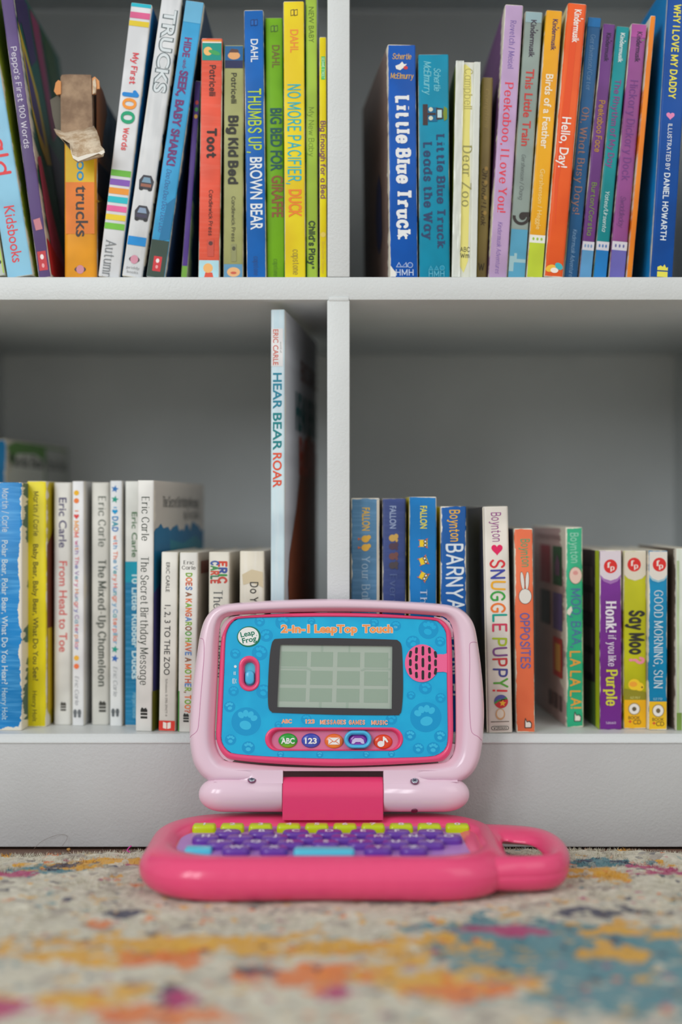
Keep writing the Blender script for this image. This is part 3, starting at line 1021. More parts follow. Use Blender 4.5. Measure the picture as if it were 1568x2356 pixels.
b = Book('yellow board book with turquoise capitals and an orange word at the end of its title', GUL, (654, 703), (651, 699), 3, ZU - 0.002, 0.185, (242, 212, 36), upper=True, wear=0.8, side=(30, 150, 110))
dahl(b, (232, 138, 56), 68, 121, 0.38, 0.52, 29, (90, 74, 40))
b.t('NO MORE PACIFIER,', 194, 424, (40, 176, 186), 0.58, 0.50, wt=0.010)
b.t('DUCK', 436, 500, (232, 128, 44), 0.58, 0.52, wt=0.026)
b.t('capstone', 574, 632, (150, 132, 60), 0.30, 0.55, 'serif', part='publisher_mark')
b.done()

b = Book('pale lime green book with thin dark capitals reaching past the top of the picture', GUL, (704, 731), (702, 729), 2, ZU + 0.002, 0.19, (158, 188, 66), upper=True, over=30, wear=0.3, kind='picture_book', side=(170, 186, 208))
b.t('NEW BABY', 16, 98, (96, 118, 44), 0.46, 0.50, 'sans', -0.004, 'series_lettering')
b.t('My New Baby', 247, 360, (100, 126, 46), 0.46, 0.48, 'hand', 0.24)
b.t("Child's Play", 508, 610, (42, 62, 40), 0.48, 0.5, 'hand', 0.9, 'publisher_mark')
b.shape(0.6, 616, ell(0, 0, 3, 3), (60, 80, 46), 'publisher_mark')
b.done()

b = Book('slim bright yellow book pressed against the left side of the divider', GUL, (735, 751), (733, 751), 85, ZU, 0.17, (248, 222, 10), upper=True, wear=0.6, kind='picture_book')
b.band(130, 183, (44, 190, 90), 0.28, 0.82, 'series_lettering', 0)
b.t('SESAME STREET', 132, 181, (226, 240, 220), 0.36, 0.55, wt=0.02, part='series_lettering')
b.t('Big Enough for a Bed', 278, 457, (128, 84, 100), 0.62, 0.52, 'hand', 0.75)
b.shape(0.5, 540, ell(0, 0, 6, 6), (222, 196, 90), 'publisher_mark')
b.t('Random House', 556, 630, (216, 186, 60), 0.4, 0.5, 'serif', part='publisher_mark')
b.done()

# ---- upper right
b = Book('royal blue board book with big white slab lettering, nearest the divider', GUR, (897, 961), (890, 957), 103, ZU, 0.175, (0, 82, 172), upper=True, wear=1.0, side=(118, 96, 88), back=-5.5)
b.up('Schertle', 130, (214, 170, 72), 12, 44, 0.5, 'script', 0.55, 'author_lettering')
b.up('McElmurry', 175, (214, 170, 72), 12, 54, 0.5, 'script', 0.55, 'author_lettering')
b.shape(0.48, 153, [(-12, -6), (-3, -9), (5, -3), (13, 6), (6, 5), (2, 11), (-4, 5), (-14, 1)], (230, 228, 222))
b.shape(0.60, 152, ell(2, -4, 5, 4), (204, 62, 60))
b.t('Little Blue Truck', 219, 551, (226, 228, 230), 0.44, 0.52, 'slab', 1.15)
b.poly([(0.02, 611), (0.14, 622), (0.24, 628), (0.2, 637), (0.02, 637)], (226, 224, 216), 'bare_corner')
for i, x in enumerate((-13, 0, 13)):
    if i < 2:
        b.shape(0.52, 610, [(x - 7, -5), (x + 7, -5), (x + (0 if i == 0 else 4), 7)], (170, 190, 224), 'publisher_mark')
        b.shape(0.52, 610, [(x - 4.5, -3.6), (x + 4.5, -3.6), (x + (0 if i == 0 else 2.5), 4)], (0, 82, 172), 'publisher_mark')
    else:
        b.shape(0.52, 610, ell(x, 0, 6.5, 6.5), (170, 190, 224), 'publisher_mark')
        b.shape(0.52, 610, ell(x, 0, 5, 5), (0, 82, 172), 'publisher_mark')
b.up('HMH', 627, (186, 202, 228), 13, 41, 0.52, 'sans', 0.012)
b.cover('left', [(0.25, 0.22), (0.34, 0.16), (0.44, 0.22), (0.47, 0.36), (0.42, 0.48), (0.33, 0.52), (0.26, 0.44)], (48, 54, 92))
b.done()

b = Book('teal blue board book with two lines of dark slab lettering', GUR, (964, 1035), (961, 1032), 125, ZU + 0.002, 0.175, (0, 136, 168), upper=True, wear=0.6, side=(0, 110, 150))
b.t('Schertle', 157, 210, (120, 196, 210), 0.20, 0.62, 'script', 0.5, 'author_lettering')
b.t('McElmurry', 141, 218, (120, 196, 210), 0.22, 0.30, 'script', 0.5, 'author_lettering')
b.t('Little Blue Truck', 308, 572, (40, 66, 104), 0.24, 0.72, 'slab', 0.9)
b.t('Leads the Way', 326, 552, (40, 66, 104), 0.26, 0.30, 'slab', 0.9)
X = 262
b.poly([(0.14, X - 22), (0.30, X - 22), (0.30, X + 26), (0.14, X + 26)], (66, 50, 52))
b.poly([(0.3, X - 15), (0.62, X - 15), (0.62, X + 18), (0.3, X + 18)], (20, 100, 140))
b.poly([(0.58, X - 14), (0.80, X - 12), (0.80, X + 12), (0.58, X + 14)], (62, 52, 50))
b.poly([(0.62, X - 9), (0.76, X - 9), (0.76, X + 9), (0.62, X + 9)], (186, 214, 218))
b.poly([(0.84, X - 17), (0.94, X - 12), (0.94, X + 12), (0.84, X + 17), (0.80, X)], (120, 140, 44))
for dy in (-10, 10):
    b.shape(0.40, X + dy, ell(0, 0, 5, 5), (206, 210, 190))
b.poly([(0.3, X - 2), (0.56, X - 2), (0.56, X + 3), (0.3, X + 3)], (62, 48, 46))
for x in (-13, 0, 13):
    b.shape(0.56, 617, ell(x, 0, 6, 6) if x > 0 else [(x - 6, -5), (x + 6, -5), (x, 6)], (70, 164, 190), 'publisher_mark')
    b.shape(0.56, 617, ell(x, 0, 4.5, 4.5) if x > 0 else [(x - 4, -3.6), (x + 4, -3.6), (x, 3.4)], (0, 136, 168), 'publisher_mark')
b.up('HMH', 630, (90, 172, 196), 12, 36, 0.56, 'sans', 0.012)
b.done()

b = Book('pale yellow board book with its spine patched in clear white tape', GUR, (1042, 1091), (1045, 1107), 143, ZU, 0.155, (212, 214, 200), upper=True, wear=0.7, side=(168, 176, 66), streak=-0.4)
b.poly([(0.22, 152), (0.40, 148), (0.62, 158), (0.66, 200), (0.62, 300), (0.68, 420), (0.66, 520), (0.66, 600), (0.48, 628), (0.30, 610), (0.26, 520), (0.30, 380), (0.26, 240)], (222, 214, 124), 'spine_label')
b.t('Campbell', 158, 252, (176, 168, 96), 0.32, 0.54, 'serif', part='author_lettering')
b.t('Dear Zoo', 334, 476, (150, 146, 90), 0.36, 0.54, 'serif', 0.6)
b.up('ABC', 574, (66, 66, 52), 10, 22, 0.52, 'hand', 0.5)
b.up('Wm', 588, (66, 66, 52), 10, 20, 0.52, 'hand', 0.5)
# crinkled clear tape pulled over the spine: a lifted, wrinkled film of its own
V, Fs = [], []
ny = 60
rr = random.Random(4)
for i in range(ny + 1):
    z = b.h * (0.004 + 0.998 * i / ny)
    for j in range(7):
        x = -b.w / 2 - 0.0004 + (b.w * 0.34) * j / 6
        V.append((x, -0.0013 - 0.0009 * abs(math.sin(j * 1.3 + i * 0.21)) - rr.random() * 0.0006, z))
for i in range(ny):
    for j in range(6):
        q = i * 7 + j
        Fs.append((q, q + 1, q + 8, q + 7))
tp = NT('clear_tape')
tp.put(tp.b.inputs['Base Color'], alb((222, 226, 220)))
tp.b.inputs['Roughness'].default_value = 0.22
tp.b.inputs['Alpha'].default_value = 0.75
put_mesh('clear_tape', V, Fs, tp.m, b.root, None, True)
V = [(x, -0.0008 - 0.0006 * abs(math.sin(i * 0.5 + x * 900)), b.h * i / ny) for i in range(ny + 1) for x in (b.w * 0.26, b.w * 0.33, b.w * 0.40, b.w * 0.47, b.w / 2 + 0.0004)]
Fs = [(i * 5 + j, i * 5 + j + 1, i * 5 + j + 6, i * 5 + j + 5) for i in range(ny) for j in range(4)]
put_mesh('clear_tape', V, Fs, tp.m, b.root, None, True)
b.done()

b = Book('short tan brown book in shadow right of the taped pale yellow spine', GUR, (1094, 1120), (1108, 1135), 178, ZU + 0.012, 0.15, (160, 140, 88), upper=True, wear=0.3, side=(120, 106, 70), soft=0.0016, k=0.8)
b.t('Campbell', 205, 295, (188, 166, 104), 0.34, 0.5, 'iserif', part='author_lettering')
b.t('Oh Dear! Look', 388, 520, (84, 66, 42), 0.44, 0.5, 'iserif', 0.6)
for y in (388, 420, 455, 490):
    b.shape(0.62, y, ell(0, 0, 4, 5), (196, 160, 90))
b.up('W', 614, (70, 60, 42), 16, 14, 0.45, 'hand', 0.5)
b.done()


def kinder(b, y0, y1, col, h=0.36, c=0.52, accent=None):
    b.t('Kindermusik', y0, y1, col, h, c, 'sans', 0.022, 'series_lettering')
    ym = y0 + (y1 - y0) * 0.27
    b.poly([(c + h * 0.5, ym - 1), (c + h * 0.9, ym - 1), (c + h * 0.9, ym + 1), (c + h * 0.5, ym + 1)], accent or col, 'series_lettering')


b = Book('tall lilac book with bright red serif title', GUR, (1124, 1165), (1160, 1205), 11, ZU, 0.19, (184, 156, 194), upper=True, wear=1.1, kind='picture_book', side=(112, 74, 122))
b.t('Rovetch / Meisel', 47, 158, (118, 96, 168), 0.30, 0.50, 'serif', part='author_lettering')
b.t('Peekaboo, I Love You!', 189, 489, (222, 62, 82), 0.44, 0.48, 'serif', 0.6)
b.t('Kindermusik Adventures', 511, 630, (128, 102, 170), 0.24, 0.46, 'iserif', part='publisher_mark')
b.done()

b = Book('grey green book with red title and blue train picture at its foot', GUR, (1167, 1207), (1206, 1250), 27, ZU + 0.003, 0.19, (140, 154, 148), upper=True, wear=0.7, kind='picture_book', side=(90, 104, 98))
b.band(28, 52, (150, 178, 184), 0.05, 0.95, wear=0.6)
kinder(b, 46, 132, (60, 48, 66), 0.30)
b.t('This Little Train', 159, 336, (196, 62, 58), 0.44, 0.5, 'sans', 0.016)
b.t('Gershenson / Chang', 356, 460, (96, 104, 104), 0.22, 0.46, 'iserif', part='author_lettering')
b.shape(0.55, 498, [(20 * math.cos(a) * (1 if i < 14 else 0.66), 20 * math.sin(a) * (1 if i < 14 else 0.66)) for i, a in [(k_, R(175 + 185 * k_ / 13)) for k_ in range(14)] + [(14 + k_, R(360 - 185 * k_ / 13)) for k_ in range(14)]], (52, 46, 44))
b.shape(0.62, 497, ell(0, 0, 8, 9), (52, 46, 44))
b.shape(0.80, 494, [(-8, -4), (8, -5), (8, 7), (-8, 6)], (52, 46, 44))
b.band(528, 640, (80, 150, 180), 0.04, 0.96, wear=0)
b.poly([(0.05, 590), (0.3, 590), (0.3, 583), (0.45, 583), (0.45, 596), (0.95, 596), (0.95, 604), (0.3, 604), (0.3, 625), (0.05, 625)], (150, 184, 190))
b.done()

b = Book('golden orange book with white title and lime green foot under white band', GUR, (1210, 1248), (1256, 1294), 24, ZU, 0.19, (246, 172, 30), upper=True, wear=1.0, kind='picture_book', side=(170, 150, 30))
kinder(b, 44, 116, (70, 50, 90), 0.30, 0.6)
b.t('Birds of a Feather', 171, 342, (244, 236, 214), 0.44, 0.5, 'sans', 0.016)
b.t('Gershenson / Heggie', 389, 528, (246, 214, 130), 0.28, 0.5, 'sans', 0.006, part='author_lettering')
b.band(541, 559, (232, 232, 220), 0.02, 0.98, wear=0)
for c_ in (0.25, 0.5, 0.75):
    b.shape(c_, 550, ell(0, 0, 2.5, 3.5), (150, 190, 60), 'spine_band')
b.band(559, 640, (186, 204, 52), 0.03, 0.97, wear=0.6)
b.done()

b = Book('vivid orange red leaning book with white title and cream page edge', GUR, (1252, 1294), (1304, 1352), 8, ZU - 0.003, 0.19, (236, 92, 36), upper=True, wear=0.9, kind='picture_book', side=(228, 210, 160), soft=0.0012)
b.poly([(0.30, 60), (0.62, 60), (0.55, 300), (0.30, 420), (0.34, 520), (0.12, 420)], (226, 80, 32))
kinder(b, 22, 98, (240, 236, 230), 0.34, 0.56)
b.t('Hello, Day!', 270, 386, (240, 236, 230), 0.46, 0.46, 'sans', 0.012)
b.shape(0.3, 618, ell(0, 0, 12, 8, rot=0.4), (244, 190, 60), 'publisher_mark')
b.shape(0.72, 612, ell(0, 0, 10, 7, rot=-0.6), (60, 170, 180), 'publisher_mark')
b.shape(0.5, 622, ell(0, 0, 9, 6), (240, 230, 220), 'publisher_mark')
b.done()

b = Book('dark blue leaning book with dull orange serif title', GUR, (1296, 1328), (1351, 1384), 40, ZU + 0.005, 0.19, (30, 84, 130), upper=True, wear=0.5, kind='picture_book', side=(20, 60, 100))
b.band(41, 62, (24, 104, 164), 0.05, 0.95, wear=0.4)
b.t('Gershenson/Carter', 80, 208, (104, 138, 172), 0.34, 0.5, 'serif', 0.4, part='author_lettering')
b.t('Oh, What Busy Days!', 247, 493, (146, 106, 92), 0.50, 0.46, 'serif', 0.5)
b.t('Kindermusik Adventures', 528, 642, (120, 156, 190), 0.3, 0.5, 'iserif', part='publisher_mark')
b.done()


def foot(b, y, c1, c2):
    b.band(y, y + 20, (206, 204, 212), 0.02, 0.98, wear=0)
    for c_ in (0.25, 0.5, 0.75):
        b.shape(c_, y + 10, ell(0, 0, 2, 4), c2, 'spine_band')
    b.band(y + 20, 642, c1, 0.03, 0.97, wear=0.4)


b = Book('plum purple leaning book with ochre and green lettering, blue foot', GUR, (1331, 1360), (1387, 1416), 55, ZU + 0.006, 0.185, (104, 56, 124), upper=True, wear=0.6, kind='picture_book', side=(80, 44, 100))
kinder(b, 76, 142, (50, 34, 66), 0.36)
b.t('Peekaboo Face', 231, 350, (176, 132, 44), 0.44, 0.5, 'hand', 0.6)
b.t('Burton/Corstia', 420, 542, (112, 140, 52), 0.36, 0.5, 'hand', 0.5, 'author_lettering')
foot(b, 556, (86, 146, 190), (110, 140, 180))
b.done()

b = Book('teal leaning book with magenta title, bright blue foot', GUR, (1363, 1395), (1418, 1448), 61, ZU + 0.007, 0.185, (10, 134, 140), upper=True, wear=0.4, kind='picture_book', side=(10, 100, 106))
kinder(b, 76, 144, (206, 220, 220), 0.32)
b.t('The Rhythm of My Day', 183, 386, (130, 62, 130), 0.42, 0.48, 'hand', 0.6)
b.t('Yates/Ursenta', 441, 534, (190, 214, 214), 0.28, 0.48, 'script', 0.5, 'author_lettering')
foot(b, 556, (14, 116, 184), (60, 110, 170))
b.done()

b = Book('mauve pink leaning book with dim purple serif title, periwinkle foot', GUR, (1400, 1436), (1451, 1489), 55, ZU + 0.006, 0.185, (140, 74, 136), upper=True, wear=0.6, kind='picture_book', side=(110, 56, 110))
b.band(56, 86, (172, 82, 156), 0.04, 0.96, wear=0.5)
kinder(b, 73, 143, (60, 40, 72), 0.32, 0.58, (90, 170, 60))
b.t('Hickory Dickory Dock', 184, 416, (112, 62, 132), 0.48, 0.5, 'serif', 0.5)
b.t('Swaddleday', 452, 524, (110, 62, 122), 0.32, 0.46, 'script', part='author_lettering')
foot(b, 556, (100, 96, 172), (90, 90, 150))
b.done()

b = Book('thin bright orange leaning sliver of a book beside the big dark blue book', GUR, (1441, 1453), (1495, 1509), 36, ZU + 0.002, 0.15, (246, 136, 34), upper=True, wear=0.7, kind='picture_book', side=(236, 124, 30))
b.done()

b = Book('large dark blue book with yellow and white capitals at the upper shelf\'s right end', GUR, (1494, 1548), (1536, 1586), 2, ZU - 0.002, 0.215, (0, 72, 152), upper=True, over=50, wear=0.15, kind='picture_book', side=(8, 134, 206), back=-0.5)
b.t('WHY I LOVE MY DADDY', 10, 227, (226, 216, 70), 0.28, 0.46, 'hand', 0.75)
b.shape(0.44, 268, heart(0, 0, 19, 19), (224, 134, 182))
b.t('ILLUSTRATED BY', 285, 392, (208, 216, 226), 0.17, 0.46, 'hand', 0.62, 'author_lettering')
b.t('DANIEL HOWARTH', 398, 553, (208, 220, 230), 0.23, 0.46, 'hand', 0.7, 'author_lettering')
b.shape(0.52, 622, [(-12, -16), (12, -16), (12, -3), (-12, -3)], (224, 216, 80), 'publisher_mark')
b.shape(0.52, 622, [(-12, 0), (12, 0), (12, 8), (8, 6), (4, 14), (0, 8), (-5, 11), (-12, 7)], (224, 216, 80), 'publisher_mark')
b.done()

# ---- lower left
b = Book('tall book with a green and white cover standing behind the row at the far left', GLL, (-30, 14), (-30, 14), 1010, 1.268, 0.185, (20, 130, 190), wear=3.0, kind='picture_book', side=(96, 146, 70), back=6.0)
b.cover('right', [(0.04, 0.02), (0.60, 0.02), (0.60, 0.93), (0.44, 0.955), (0.16, 0.95), (0.04, 0.86)], (222, 224, 214))
b.cover('right', [(0.62, 0.02), (0.99, 0.02), (0.99, 0.985), (0.62, 0.985)], (196, 198, 192))
b.cover_text('Panda Bear,', 0.06, 0.62, 0.90, 0.045, (50, 54, 46), wt=0.02)
b.cover_text('Panda Bear,', 0.64, 1.0, 0.90, 0.045, (84, 86, 80), wt=0.02)
b.done()

Z = Zb(1681)
b = Book('sky blue board book with chipped white edges at the left end of the lower row', GLL, (-18, 51), (-18, 51), 1110, Z, 0.115, (24, 128, 196), yb=1681, wear=5.5, side=(60, 100, 110), back=2.0, streak=0.5)
b.t('Martin / Carle', 1124, 1224, (196, 212, 222), 0.20, 0.44, 'sans', 0.006, 'author_lettering')
b.t('Polar Bear, Polar Bear, What Do You Hear?', 1243, 1574, (196, 214, 222), 0.20, 0.42, 'sans', 0.006)
b.t('Henry Holt', 1583, 1656, (170, 200, 216), 0.19, 0.42, 'sans', 0.004, 'publisher_mark')
b.done()

b = Book('yellow board book with black lettering and a brown picture on its cover', GLL, (61, 106), (61, 107), 1107, Zb(1673), 0.15, (222, 206, 20), yb=1673, wear=1.1, side=(196, 178, 40), back=2.5, streak=-0.15)
b.t('Martin / Carle', 1131, 1233, (84, 78, 36), 0.24, 0.48, 'sans', 0.004, 'author_lettering')
b.t('Baby Bear, Baby Bear, What Do You See?', 1252, 1566, (70, 66, 34), 0.26, 0.46, 'sans', 0.006)
b.t('Henry Holt', 1590, 1660, (92, 86, 30), 0.22, 0.42, 'sans', 0.0, 'publisher_mark')
b.cover('right', [(0.03, 0.06), (0.45, 0.06), (0.45, 0.80), (0.25, 0.85), (0.02, 0.74)], (116, 66, 48))
b.cover('right', [(0.03, 0.06), (0.16, 0.06), (0.12, 0.40), (0.03, 0.40)], (208, 180, 40))
b.done()

WH = (212, 211, 206)
b = Book('off white board book with purple author and red title lettering', GLL, (122, 165), (122, 165), 1110, Zb(1668), 0.15, WH, yb=1668, wear=0.4, back=3.0, soft=0.0016)
b.t('Eric Carle', 1145, 1260, (66, 58, 104), 0.40, 0.52, 'sans', 0.012, 'author_lettering')
b.t('From Head to Toe', 1291, 1500, (204, 88, 84), 0.42, 0.54, 'sans', 0.012)
owl_house(b, 0.55, 1628, (70, 66, 60), 0.8)
b.done()

RAIN = [(196, 110, 150), (120, 120, 180), (214, 140, 90), (150, 120, 170), (110, 160, 180), (220, 120, 110)]
b = Book('slim white book with orange and yellow dots and multicoloured title', GLL, (165, 193), (165, 193), 1107, Zb(1670), 0.16, (222, 223, 226), yb=1670, wear=0.3, side=(206, 207, 208), back=3.0)
for y, cc in ((1134, (240, 184, 30)), (1152, (240, 128, 60)), (1514, (238, 180, 60)), (1533, (240, 120, 70))):
    b.shape(0.38, y, ell(0, 0, 6, 6), cc)
b.t('I', 1174, 1177, (230, 150, 120), 0.30, 0.40, wt=0.004)
b.shape(0.38, 1189, heart(0, 0, 12, 13), (216, 66, 66))
b.t('MOM', 1198, 1236, [(236, 170, 100), (232, 150, 60), (224, 120, 110)], 0.36, 0.38, 'hand', 0.7)
b.t('with The Very Hungry Caterpillar', 1244, 1496, RAIN, 0.30, 0.42, 'hand', 0.55)
b.t('Eric Carle', 1556, 1622, (140, 142, 146), 0.32, 0.42, 'iserif', part='author_lettering')
for dx in (-5, 5):
    b.shape(0.45, 1642, ell(dx, 3, 4, 7), (100, 104, 108), 'publisher_mark')
    b.shape(0.45, 1642, ell(dx, -5, 3, 4), (100, 104, 108), 'publisher_mark')
b.done()

b = Book('cream white board book with green black serif lettering', GLL, (209, 252), (209, 252), 1110, Zb(1668), 0.15, (204, 203, 196), yb=1668, wear=0.5, back=3.0, soft=0.0016)
b.t('Eric Carle', 1142, 1258, (84, 92, 82), 0.38, 0.60, 'bserif', 0.6, 'author_lettering')
b.t('The Mixed-Up Chameleon', 1288, 1580, (76, 82, 74), 0.40, 0.60, 'bserif', 0.8)
owl_house(b, 0.62, 1629, (60, 60, 54))
b.done()

b = Book('slim white book with blue and green stars and multicoloured title', GLL, (252, 281), (252, 281), 1106, Zb(1671), 0.16, (222, 225, 228), yb=1671, wear=0.3, side=(206, 208, 210), back=3.0)
for y, cc in ((1125, (30, 110, 180)), (1149, (0, 150, 130)), (1494, (0, 150, 130)), (1515, (40, 100, 180))):
    b.shape(0.42, y, star(0, 0, 9, 0.2), cc)
b.t('I', 1166, 1169, (110, 170, 210), 0.26, 0.44, wt=0.004)
b.shape(0.42, 1178, heart(0, 0, 13, 13), (0, 150, 206))
b.t('DAD', 1188, 1223, [(40, 130, 190), (20, 150, 170), (40, 120, 190)], 0.42, 0.44, 'hand', 0.75)
RB = [(224, 120, 90), (90, 160, 200), (226, 110, 100), (80, 150, 200), (60, 160, 170), (230, 130, 100)]
b.t('with The Very Hungry Caterpillar', 1232, 1482, RB, 0.32, 0.46, 'hand', 0.55)
b.t('Eric Carle', 1534, 1602, (140, 146, 150), 0.32, 0.46, 'iserif', part='author_lettering')
for dx in (-5, 5):
    b.shape(0.45, 1640, ell(dx, 3, 4, 7), (90, 96, 100), 'publisher_mark')
    b.shape(0.45, 1640, ell(dx, -5, 3, 4), (90, 96, 100), 'publisher_mark')
b.done()

b = Book('white board book whose lower spine is painted sea blue, half hidden', GLL, (287, 323), (287, 323), 1107, Zb(1671), 0.15, (212, 213, 208), yb=1671, wear=0.3, back=3.5)
b.band(1292, 1668, (0, 116, 160), 0.02, 0.98, wear=0.0, streak=0.4)
b.band(1292, 1340, (0, 150, 178), 0.02, 0.98, wear=0.0)
b.t('Eric Carle', 1178, 1282, (60, 110, 66), 0.34, 0.62, 'sans', 0.01, 'author_lettering')
b.t('10 Little Rubber Ducks', 1322, 1562, (200, 226, 232), 0.40, 0.66, 'sans', 0.02)
b.t('HarperFestival', 1594, 1652, (130, 190, 210), 0.3, 0.66, 'sans', 0.0, 'publisher_mark')
b.done()

b = Book('white board book with black serif title and its blue painted cover in view', GLL, (311, 349), (314, 355), 1105, Zb(1683), 0.165, (218, 217, 213), yb=1683, wear=0.4, side=(206, 200, 190), back=8.0)
b.t('Eric Carle', 1143, 1244, (58, 66, 58), 0.44, 0.52, 'serif', 0.5, 'author_lettering')
b.t('The Secret Birthday Message', 1281, 1576, (60, 66, 60), 0.46, 0.50, 'serif', 0.5)
owl_house(b, 0.52, 1644, (34, 34, 32))
rg = random.Random(11)
edge = [(0.01, 0.795)] + [(f, 0.80 + rg.uniform(-0.012, 0.03)) for f in np.linspace(0.04, 0.96, 22)] + [(0.99, 0.80)]
b.cover('right', [(0.01, 0.0), (0.99, 0.0)] + edge[::-1], (20, 108, 152))
b.cover('right', [(0.01, 0.55), (0.25, 0.62), (0.55, 0.58), (0.99, 0.70), (0.99, 0.0), (0.01, 0.0)], (70, 66, 130))
b.cover('right', [(0.3, 0.76), (0.55, 0.74), (0.8, 0.77), (0.95, 0.74), (0.95, 0.68), (0.3, 0.68)], (40, 130, 150))
for f in (0.42, 0.72):
    b.cover('right', [(f, 0.66), (f + 0.03, 0.72), (f + 0.06, 0.67), (f + 0.12, 0.66), (f + 0.07, 0.63)], (222, 166, 40))
b.cover('right', [(0.0, 0.0), (0.3, 0.0), (0.3, 0.15), (0.0, 0.16)], (120, 120, 40))
b.cover_text('The Secret Birthday Message', 0.16, 0.88, 0.895, 0.042, (84, 84, 80), 'serif', 0.6)
b.cover_text('by Eric Carle', 0.56, 0.88, 0.845, 0.034, (110, 110, 104), 'serif', 0.6)
b.done()

b = Book('small white board book with black capitals and a red block at its foot', GLL, (364, 403), (370, 410), 1270, Zb(1683), 0.125, (216, 214, 206), yb=1683, wear=0.5, side=(150, 160, 130), back=6.0)
b.t('ERIC CARLE', 1294, 1362, (60, 58, 56), 0.22, 0.42, 'sans', 0.004, 'author_lettering')
b.t('1, 2, 3 TO THE ZOO', 1392, 1553, (52, 50, 50), 0.34, 0.44, 'sans', 0.008)
b.t('Scholastic 0-590-39477-9', 1562, 1648, (120, 116, 110), 0.13, 0.44, 'sans', part='publisher_mark')
b.band(1658, 1681, (214, 58, 46), 0.02, 0.98, 'publisher_mark', 0.6)
b.shape(0.5, 1669, [(-9, -6), (-1, -8), (-1, 6), (-9, 8)], (236, 226, 214), 'publisher_mark')
b.shape(0.5, 1669, [(9, -6), (1, -8), (1, 6), (9, 8)], (236, 226, 214), 'publisher_mark')
b.done()

KR = [(120, 170, 40), (226, 120, 60), (200, 90, 60), (90, 130, 190), (130, 170, 50), (140, 90, 60), (90, 160, 70), (226, 110, 50)]
b = Book('small white board book with multicoloured block capitals, edge hidden by the pink toy', GLL, (408, 451), (412, 455), 1271, Zb(1685), 0.125, (218, 216, 210), yb=1685, wear=0.5, side=(180, 172, 160), back=6.0)
b.up('Eric', 1294, (84, 82, 80), 8, 24, 0.52, 'serif', 0.6, 'author_lettering')
b.up('Carle', 1306, (84, 82, 80), 8, 32, 0.52, 'serif', 0.6, 'author_lettering')
b.t('DOES A KANGAROO HAVE A MOTHER, TOO?', 1318, 1640, KR, 0.30, 0.54, 'hand', 0.8)
owl_house(b, 0.45, 1654, (40, 40, 38), 0.8)
b.band(1590, 1684, (70, 150, 60), 0.02, 0.07, wear=0)
b.cover('right', [(0.1, 0.88), (0.5, 0.88), (0.5, 0.95), (0.1, 0.95)], (120, 70, 60))
b.done()

b = Book('small white board book with stacked multicoloured name at the top of its spine', GLL, (478, 526), (479, 528), 1270, Zb(1684), 0.125, (210, 206, 194), yb=1684, wear=0.8, side=(196, 190, 176), back=5.0)
cc = [(196, 60, 50), (60, 90, 170), (70, 150, 80), (150, 60, 90)]
b.t('ERIC', 1291, 1342, [(206, 70, 50), (60, 80, 150), (60, 140, 70), (190, 70, 60)], 0.36, 0.68, 'hand', 1.05, 'author_lettering')
b.t('CARLE', 1290, 1343, [(60, 90, 160), (70, 140, 80), (200, 80, 60), (60, 120, 90), (190, 70, 60)], 0.34, 0.30, 'hand', 1.05, 'author_lettering')
b.t('The Very Hungry', 1358, 1560, (70, 76, 80), 0.42, 0.46, 'serif', 0.5)
b.done()

b = Book('small cream board book with dirty peeled spine and start of black title', GLL, (550, 606), (550, 608), 1268, Zb(1684), 0.125, (212, 206, 190), yb=1684, wear=0.8, side=(180, 172, 156), back=4.0, streak=-0.2)
b.poly([(0.1, 1322), (0.5, 1310), (0.95, 1316), (0.98, 1352), (0.5, 1340), (0.15, 1346)], (206, 192, 160), 'peeled_patch')
b.t('Do You Want to Be My Friend?', 1339, 1668, (62, 60, 54), 0.30, 0.60, 'sans', 0.018)
b.done()

b = Book('tall thin book with light blue spine and green blue capitals leaning on the divider', GLL, (621, 654), (622, 655), 712, Zb(1686), 0.215, (194, 216, 227), yb=1686, wear=0.2, kind='picture_book', side=(206, 206, 212), back=5.6, streak=-0.3)
b.band(756, 843, (222, 222, 224), 0.04, 0.88, wear=0)
b.t('ERIC CARLE', 758, 840, [(196, 80, 60), (70, 110, 170), (190, 110, 70), (80, 150, 90), (90, 120, 160), (60, 150, 90), (206, 110, 60), (50, 140, 150), (196, 90, 70)], 0.36, 0.36, 'sans', 0.012, 'author_lettering')
for (a, d, tx, cl) in ((758, 774, 'E', (206, 92, 60)), (776, 790, 'R', (70, 120, 176)), (800, 814, 'C', (60, 110, 160))):
    pass
b.t('world of', 786, 812, (130, 130, 130), 0.12, 0.74, 'sans', part='author_lettering')
b.t('HEAR', 858, 941, (16, 124, 150), 0.60, 0.48, 'sans', 0.016)
b.t('BEAR', 950, 1036, (0, 126, 132), 0.60, 0.48, 'sans', 0.016)
b.t('ROAR', 1042, 1122, (222, 80, 48), 0.60, 0.48, 'sans', 0.016)
b.cover('right', [(0.0, 0.0), (0.32, 0.0), (0.32, 0.2), (0.0, 0.2)], (66, 140, 40))
b.cover('right', [(0.0, 0.10), (0.2, 0.12), (0.32, 0.0), (0.0, 0.0)], (110, 160, 40))
b.cover('right', [(0.26, 0.0), (0.99, 0.0), (0.99, 0.68), (0.70, 0.74), (0.48, 0.665), (0.38, 0.58), (0.32, 0.53), (0.13, 0.42), (0.09, 0.35), (0.12, 0.28), (0.28, 0.22)], (140, 70, 38))
b.cover_text('HEAR BEAR', 0.30, 0.98, 0.73, 0.09, (40, 100, 104), wt=0.03)
b.cover_text('ROAR', 0.40, 0.98, 0.62, 0.09, (186, 80, 56), wt=0.03)
b.cover_text('ERIC CARLE', 0.44, 0.98, 0.86, 0.05, (140, 110, 110), wt=0.02)
b.done()

